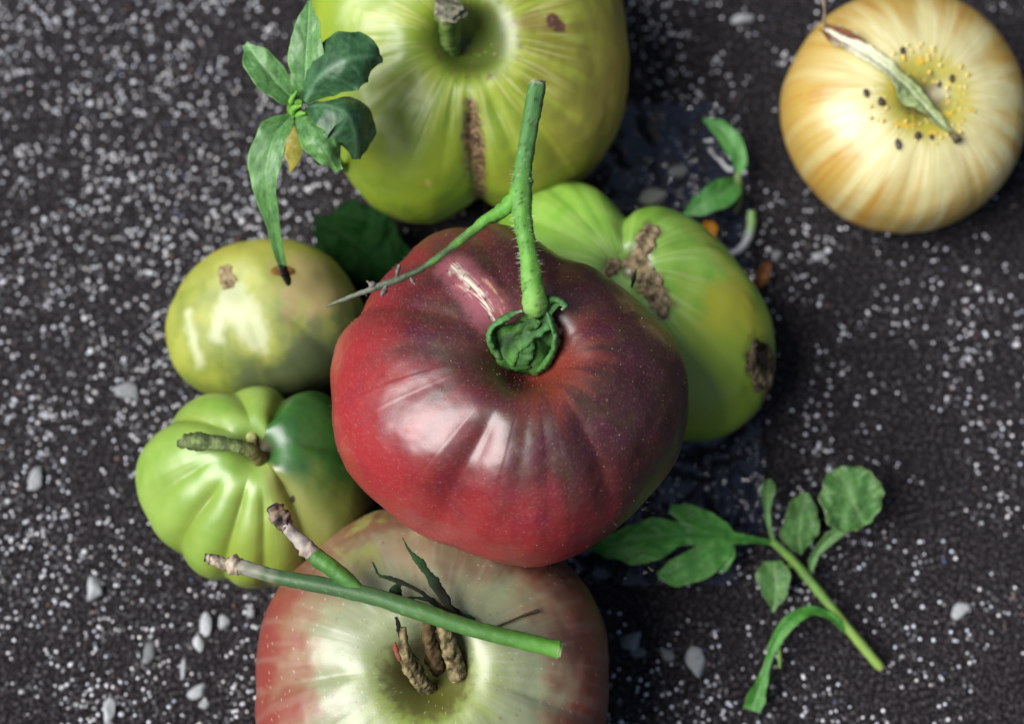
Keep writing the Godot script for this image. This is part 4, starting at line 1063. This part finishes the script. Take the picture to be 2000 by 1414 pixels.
	var dc := func(tt: float, w: float, q: Vector3, mid: float, side: float, up: bool) -> Color:
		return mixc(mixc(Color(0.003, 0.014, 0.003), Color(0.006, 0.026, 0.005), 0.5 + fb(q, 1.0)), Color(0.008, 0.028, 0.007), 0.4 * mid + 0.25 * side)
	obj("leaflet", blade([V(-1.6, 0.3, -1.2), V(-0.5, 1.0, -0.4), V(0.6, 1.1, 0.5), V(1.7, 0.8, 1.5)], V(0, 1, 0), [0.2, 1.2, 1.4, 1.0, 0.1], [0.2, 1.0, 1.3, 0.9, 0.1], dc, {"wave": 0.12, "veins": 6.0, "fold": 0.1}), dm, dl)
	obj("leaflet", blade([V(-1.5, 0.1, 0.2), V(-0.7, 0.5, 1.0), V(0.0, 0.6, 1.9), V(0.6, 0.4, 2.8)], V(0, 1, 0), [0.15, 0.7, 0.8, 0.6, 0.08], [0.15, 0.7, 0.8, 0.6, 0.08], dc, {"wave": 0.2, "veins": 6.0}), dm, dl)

# ---------------------------------------------------------------- weed, lower right
func build_weed() -> void:
	var o := V(9.0, 0.4, 7.0)
	var t := thing("uprooted_weed", o, "uprooted green weed with lobed and round leaves lying at the lower right", "weed")
	var m := leaf_mat("weed_leaf", 0.5)
	var sm := mat("weed_stem", 0.5, 0.4)
	var rel := func(a: Array) -> Array: return a.map(func(p): return p - o)
	var gc := func(tt: float, _a: float, q: Vector3) -> Color: return mixc(mixc(Color(0.16, 0.30, 0.05), Color(0.13, 0.24, 0.06), 0.5 + fb(q, 1.5)), Color(0.24, 0.34, 0.07), 0.5 * ss(0.6, 0.0, tt))
	var lc := func(tt: float, w: float, q: Vector3, mid: float, side: float, up: bool) -> Color:
		var c := mixc(Color(0.04, 0.17, 0.024), Color(0.07, 0.25, 0.036), 0.5 + fb(q, 1.0))
		c = mixc(c, Color(0.03, 0.14, 0.02), 0.7 * mid + 0.2 * side)
		return mixc(c, Color(0.20, 0.36, 0.06), ss(0.9, 1.0, absf(w)) * 0.4)
	var pc := func(tt: float, w: float, q: Vector3, mid: float, side: float, up: bool) -> Color:
		var c := mixc(Color(0.055, 0.15, 0.035), Color(0.09, 0.21, 0.055), 0.5 + fb(q, 1.2))
		c = mixc(c, Color(0.22, 0.36, 0.14), 0.7 * mid + 0.2 * side)
		return mixc(c, Color(0.24, 0.30, 0.13), ss(0.9, 1.0, absf(w)) * 0.5)
	obj("stem", tube(rel.call([V(11.46, 0.45, 9.94), V(10.54, 0.65, 8.83), V(9.60, 0.85, 7.66), V(8.81, 1.05, 6.73), V(8.15, 1.2, 6.12)]), [0.155, 0.15, 0.15, 0.145, 0.12], gc, 0.08, 16, 12), sm, t)
	obj("cut_end", tube(rel.call([V(11.44, 0.45, 9.91), V(11.53, 0.44, 10.02)]), [0.155, 0.12], func(_t, _a, q): return mixc(Color(0.26, 0.30, 0.10), Color(0.14, 0.16, 0.05), 0.5 + fb(q, 4.0)), 0.15, 14, 4), sm, t)
	# the lobed leaf: a long main blade and side lobes
	var big := obj("lobed_leaf", blade(rel.call([V(8.2, 1.15, 6.18), V(7.3, 1.35, 6.08), V(6.4, 1.5, 6.0), V(5.2, 1.6, 6.0), V(3.9, 1.5, 6.15), V(2.4, 1.3, 6.40)]), V(0, 1, 0), [0.08, 0.10, 0.20, 0.34, 0.34, 0.32, 0.72, 0.74, 0.42, 0.05], [0.08, 0.10, 0.14, 0.22, 0.28, 0.40, 0.62, 0.50, 0.36, 0.05], lc, {"rows": 70, "fold": 0.1, "slant": -0.5, "veins": 4.0, "wave": 0.08}), m, t)
	obj("lobe", blade(rel.call([V(7.0, 1.37, 6.05), V(6.45, 1.45, 6.30), V(5.8, 1.4, 6.75), V(5.1, 1.3, 7.1), V(4.55, 1.2, 7.22)]), V(0, 1, 0), [0.10, 0.50, 0.62, 0.48, 0.12], [0.10, 0.34, 0.40, 0.40, 0.14], lc, {"fold": 0.08, "veins": 3.0}), m, big)
	obj("lobe", blade(rel.call([V(7.0, 1.40, 6.0), V(6.4, 1.55, 5.75), V(5.7, 1.6, 5.45), V(4.95, 1.5, 5.15)]), V(0, 1, 0), [0.06, 0.22, 0.30, 0.34, 0.16], [0.06, 0.26, 0.36, 0.34, 0.16], lc, {"fold": 0.05, "veins": 2.0}), m, big)
	obj("lobe", blade(rel.call([V(6.9, 1.36, 6.15), V(6.65, 1.38, 6.5), V(6.4, 1.3, 6.85), V(6.22, 1.2, 7.08)]), V(0, 1, 0), [0.10, 0.34, 0.36, 0.10], [0.10, 0.34, 0.36, 0.10], lc, {"fold": 0.05, "veins": 2.0}), m, big)
	obj("leaf", blade(rel.call([V(8.22, 1.15, 6.25), V(8.02, 1.45, 5.5), V(7.98, 1.65, 4.9), V(8.02, 1.7, 4.55), V(8.10, 1.65, 4.25)]), V(0, 1, 0), [0.07, 0.08, 0.10, 0.17, 0.24, 0.20, 0.06], [0.07, 0.08, 0.10, 0.17, 0.24, 0.20, 0.06], pc, {"fold": 0.4, "veins": 0.0}), m, t)
	obj("leaf", blade(rel.call([V(9.14, 0.8, 6.50), V(9.02, 1.05, 6.0), V(9.06, 1.3, 5.4), V(9.25, 1.35, 4.62)]), V(0.1, 1, 0), [0.06, 0.35, 0.62, 0.52, 0.45, 0.12], [0.06, 0.42, 0.62, 0.62, 0.50, 0.12], pc, {"fold": 0.15, "veins": 3.0, "wave": 0.08}), m, t)
	var rl := obj("round_leaf", blade(rel.call([V(10.95, 1.85, 5.75), V(10.62, 2.1, 5.2), V(10.35, 2.25, 4.6), V(10.08, 2.15, 4.02)]), V(0.05, 1, 0.1), [0.35, 0.85, 1.08, 1.0, 1.0, 0.66, 0.35], [0.30, 0.80, 1.0, 1.04, 0.9, 0.75, 0.25], pc, {"fold": 0.12, "veins": 3.0, "wave": 0.10, "curl": -0.05}), m, t)
	obj("leaf_stalk", blade(rel.call([V(9.38, 0.75, 7.10), V(9.52, 1.1, 6.55), V(9.95, 1.45, 6.05), V(10.5, 1.75, 5.75), V(10.95, 1.85, 5.62)]), V(0.2, 1, 0), [0.07, 0.16, 0.20, 0.15, 0.12], [0.07, 0.12, 0.18, 0.15, 0.12], pc, {"fold": 0.5, "veins": 0.0}), m, t)
	obj("leaf", blade(rel.call([V(8.2, 1.1, 6.75), V(8.2, 1.15, 7.2), V(8.22, 1.05, 7.7), V(8.14, 0.9, 8.30)]), V(-0.1, 1, 0), [0.25, 0.48, 0.36, 0.06], [0.30, 0.60, 0.45, 0.06], pc, {"fold": 0.2, "veins": 3.0, "wave": 0.08}), m, t)
	obj("leaf_stalk", tube(rel.call([V(8.85, 1.0, 6.85), V(8.6, 1.1, 6.92), V(8.3, 1.12, 6.85)]), [0.06, 0.05, 0.05], gc, 0.1, 10, 8), sm, t)
	obj("leaf", blade(rel.call([V(10.40, 0.75, 8.85), V(9.85, 1.0, 8.42), V(9.20, 1.2, 8.28), V(8.58, 1.25, 8.60), V(8.12, 1.1, 9.25), V(7.78, 0.9, 10.2), V(7.52, 0.8, 10.8), V(7.36, 0.7, 11.28)]), V(0, 1, 0), [0.10, 0.10, 0.13, 0.22, 0.24, 0.20, 0.10, 0.22, 0.34, 0.28], [0.10, 0.10, 0.13, 0.14, 0.18, 0.16, 0.10, 0.16, 0.26, 0.24], lc, {"rows": 80, "fold": 0.3, "veins": 0.0, "wave": 0.06}), m, t)
	obj("leaf_stalk", tube(rel.call([V(8.25, 1.05, 9.1), V(8.28, 0.9, 9.6), V(8.30, 0.75, 10.0)]), [0.05, 0.06, 0.04], gc, 0.2, 10, 8), sm, t)

# ---------------------------------------------------------------- weed and bits on the right
func build_right_weed() -> void:
	var o := V(7.4, 0.3, -6.0)
	var t := thing("weed_scrap", o, "scrap of weed with two narrow leaves and a curled pale root, behind the two-lobed tomato", "weed")
	var m := leaf_mat("scrap_leaf", 0.5)
	var rel := func(a: Array) -> Array: return a.map(func(p): return p - o)
	var lc := func(tt: float, w: float, q: Vector3, mid: float, side: float, up: bool) -> Color:
		return mixc(mixc(Color(0.045, 0.19, 0.035), Color(0.08, 0.25, 0.055), 0.5 + fb(q, 1.0)), Color(0.14, 0.28, 0.10), 0.5 * mid)
	obj("leaf", blade(rel.call([V(7.58, 1.1, -6.1), V(7.62, 1.4, -6.6), V(7.35, 1.6, -7.15), V(6.95, 1.65, -7.65), V(6.45, 1.5, -8.02)]), V(-0.2, 1, 0), [0.08, 0.26, 0.36, 0.30, 0.08], [0.08, 0.24, 0.34, 0.28, 0.08], lc, {"fold": 0.2, "veins": 3.0}), m, t)
	obj("leaf", blade(rel.call([V(7.55, 1.0, -6.05), V(7.2, 1.3, -5.62), V(6.5, 1.5, -5.15), V(5.65, 1.1, -4.72)]), V(0.2, 1, 0.1), [0.12, 0.40, 0.52, 0.40, 0.06], [0.10, 0.34, 0.46, 0.34, 0.06], lc, {"fold": 0.2, "veins": 3.0}), m, t)
	obj("stem", tube(rel.call([V(7.56, 1.1, -6.3), V(7.62, 0.9, -5.9), V(7.68, 0.6, -5.5), V(7.55, 0.4, -5.1)]), [0.11, 0.14, 0.10, 0.06], func(_t, _a, q): return mixc(Color(0.15, 0.20, 0.05), Color(0.09, 0.13, 0.04), 0.5 + fb(q, 2.0)), 0.15, 12, 8), mat("scrap_stem", 0.6), t)
	obj("curled_root", tube(rel.call([V(8.00, 1.0, -4.95), V(8.0, 0.9, -4.55), V(7.9, 0.75, -4.1), V(7.6, 0.6, -3.72), V(7.1, 0.5, -3.58), V(6.7, 0.5, -3.85)]), [0.13, 0.15, 0.14, 0.12, 0.10, 0.06], func(tt, _a, q): return mixc(Color(0.16, 0.28, 0.09), Color(0.30, 0.30, 0.33), ss(0.2, 0.45, tt)), 0.1, 12, 10), mat("scrap_root", 0.55), t)
	var p := obj("petal", blade([V(6.60, 0.9, -4.62), V(6.55, 1.05, -4.2), V(6.60, 0.8, -3.70)], V(0, 1, 0), [0.16, 0.28, 0.24, 0.08], [0.16, 0.24, 0.22, 0.08], func(tt, w, q, mid, side, up): return mixc(Color(0.52, 0.22, 0.012), Color(0.38, 0.15, 0.01), 0.5 + fb(q, 1.5)), {"fold": 0.2, "veins": 0.0}), leaf_mat("petal", 0.6))
	tag(p, "small orange petal lying beside the curled pale root of the weed scrap", "petal")
	var b := obj("dead_leaf", blade([V(8.15, 0.25, -2.55), V(8.35, 0.55, -2.9), V(8.6, 0.5, -3.35)], V(0.4, 1, 0), [0.10, 0.26, 0.20, 0.05], [0.12, 0.28, 0.22, 0.05], func(tt, w, q, mid, side, up): return mixc(Color(0.30, 0.11, 0.025), Color(0.09, 0.03, 0.01), 0.5 + fb(q, 2.0)), {"fold": 0.7, "veins": 0.0, "wave": 0.1}), leaf_mat("dead_leaf", 0.6))
	tag(b, "curled orange brown dead leaf fragment just right of the two-lobed tomato", "dead leaf")

func build_bits() -> void:
	# clear plastic film under the heap
	var cols := 120
	var rows := 170
	var P := PackedVector3Array()
	var C := PackedColorArray()
	for i in rows:
		for j in cols:
			var u := float(j) / (cols - 1)
			var v := float(i) / (rows - 1)
			var z := -9.2 + 16.6 * v
			var edge := 8.05 + 0.10 * n1.get_noise_2d(z * 0.5, 3.0)
			edge -= 1.0 * ss(0.86, 1.0, v) + 0.9 * ss(0.12, 0.0, v)
			var x := lerpf(0.5, edge, u)
			var q := V(x, 0.16, z)
			var ridge := 1.0 - absf(no(q, 0.55) + 0.4 * no(q, 1.3))
			q.y += 0.30 * pow(clampf(ridge, 0.0, 1.0), 5.0) + 0.08 * (no(q, 1.1) + 1.0) + 0.10 * ss(0.96, 1.0, u)
			var ring := Vector2(q.x - 7.3, (q.z - 4.6) * 0.8).length() + 0.12 * no(q, 1.5)
			q.y += 0.22 * exp(-pow((ring - 0.85) / 0.17, 2.0))
			P.append(q)
			C.append(Color(1, 1, 1))
	var film := StandardMaterial3D.new()
	film.resource_name = "clear_film"
	film.albedo_color = Color(0.15, 0.18, 0.26, 0.38)
	film.transparency = BaseMaterial3D.TRANSPARENCY_ALPHA
	film.roughness = 0.12
	tag(obj("plastic_film", grid_mesh(P, C, cols, rows, false), film), "crinkled clear plastic film spread under the tomatoes on the right", "plastic film")
	# loose pale stones
	var sm := mat("stone", 0.75, 0.4, 0.03, 120.0)
	var list := [
		[14.24, 8.19, 0.44, 0.34, 20, 0.60, "white angular stone alone at the far right, right of the weed's stem"],
		[5.74, 9.74, 0.40, 0.58, -25, 0.42, "grey pointed oval stone on the asphalt right of the front tomato"],
		[3.80, 9.15, 0.42, 0.40, 0, 0.30, "dull grey round stone nearest the front tomato's right side"],
		[4.00, 9.50, 0.34, 0.18, 20, 0.34, "flat sliver of stone touching the dull grey round stone"],
		[4.91, 9.58, 0.24, 0.24, 0, 0.36, "small grey stone between the round stone and the pointed oval stone"],
		[-13.30, 7.49, 0.34, 0.50, -20, 0.44, "grey wedge-shaped stone at the left below the ribbed tomato"],
		[-12.67, 1.04, 0.46, 0.34, 25, 0.44, "flat grey stone left of the blotched olive tomato"],
		[-15.43, 3.98, 0.32, 0.42, 10, 0.46, "grey oval stone closest to the left edge of the picture"],
		[-12.57, 11.30, 0.40, 0.46, 0, 0.50, "blue grey roundish stone in the lower left corner area"],
		[-9.83, 10.65, 0.48, 0.32, 35, 0.66, "bright white tilted oval stone at the lower left"],
		[-9.72, 8.60, 0.27, 0.42, 5, 0.62, "white egg-shaped stone under the ribbed tomato, joined to a smaller one"],
		[-9.86, 9.22, 0.20, 0.30, 8, 0.66, "small white stone touching the egg-shaped stone's lower end"],
		[-9.13, 8.53, 0.31, 0.30, 0, 0.62, "white round stone right beside the egg-shaped stone"],
		[-8.30, 8.24, 0.22, 0.22, 0, 0.56, "small white stone between the round stone and the front tomato"],
		[-10.35, 10.0, 0.12, 0.42, -15, 0.52, "thin white stick-like stone left of the tilted oval stone"],
		[-11.44, 9.50, 0.26, 0.45, -5, 0.34, "dark grey flat stone alone in the lower left grit"],
		[-9.65, 11.1, 0.26, 0.16, 20, 0.58, "small white stone just below the tilted oval stone"],
		[8.15, -12.52, 0.52, 0.30, -25, 0.46, "pale oval stone near the top edge left of the yellow tomato"],
		[4.74, -5.64, 0.70, 0.42, 15, 0.42, "large tan grey stone lying on the film above the two-lobed tomato"],
		[5.6, -6.6, 0.35, 0.33, 0, 0.26, "round grey stone on the film behind the large tan stone"],
		[10.36, -3.67, 0.30, 0.24, 10, 0.46, "pale stone between the two-lobed tomato and the yellow tomato"],
		[8.94, -3.73, 0.26, 0.26, 0, 0.42, "small pale stone next to the curled dead leaf"]]
	for k in list.size():
		var s: Array = list[k]
		var st := sm.duplicate() as StandardMaterial3D
		var v: float = s[5] * (0.85 + 0.3 * (k % 3) / 2.0)
		st.albedo_color = Color(v * 0.97, v, v * (1.03 if k != 18 else 0.86)).linear_to_srgb()
		var o := obj("stone", chip_mesh(200 + k, 0.3, 2), st)
		tag(o, s[6], "stone", "loose pale stones on the asphalt")
		var hgt: float = minf(s[2], s[3]) * 0.6
		o.transform = Transform3D(Basis(Vector3.UP, deg_to_rad(-s[4])).scaled(Vector3(s[2], hgt, s[3])), V(s[0], hgt * 0.22 + (0.35 if k == 18 or k == 19 else 0.0), s[1]) * CM)
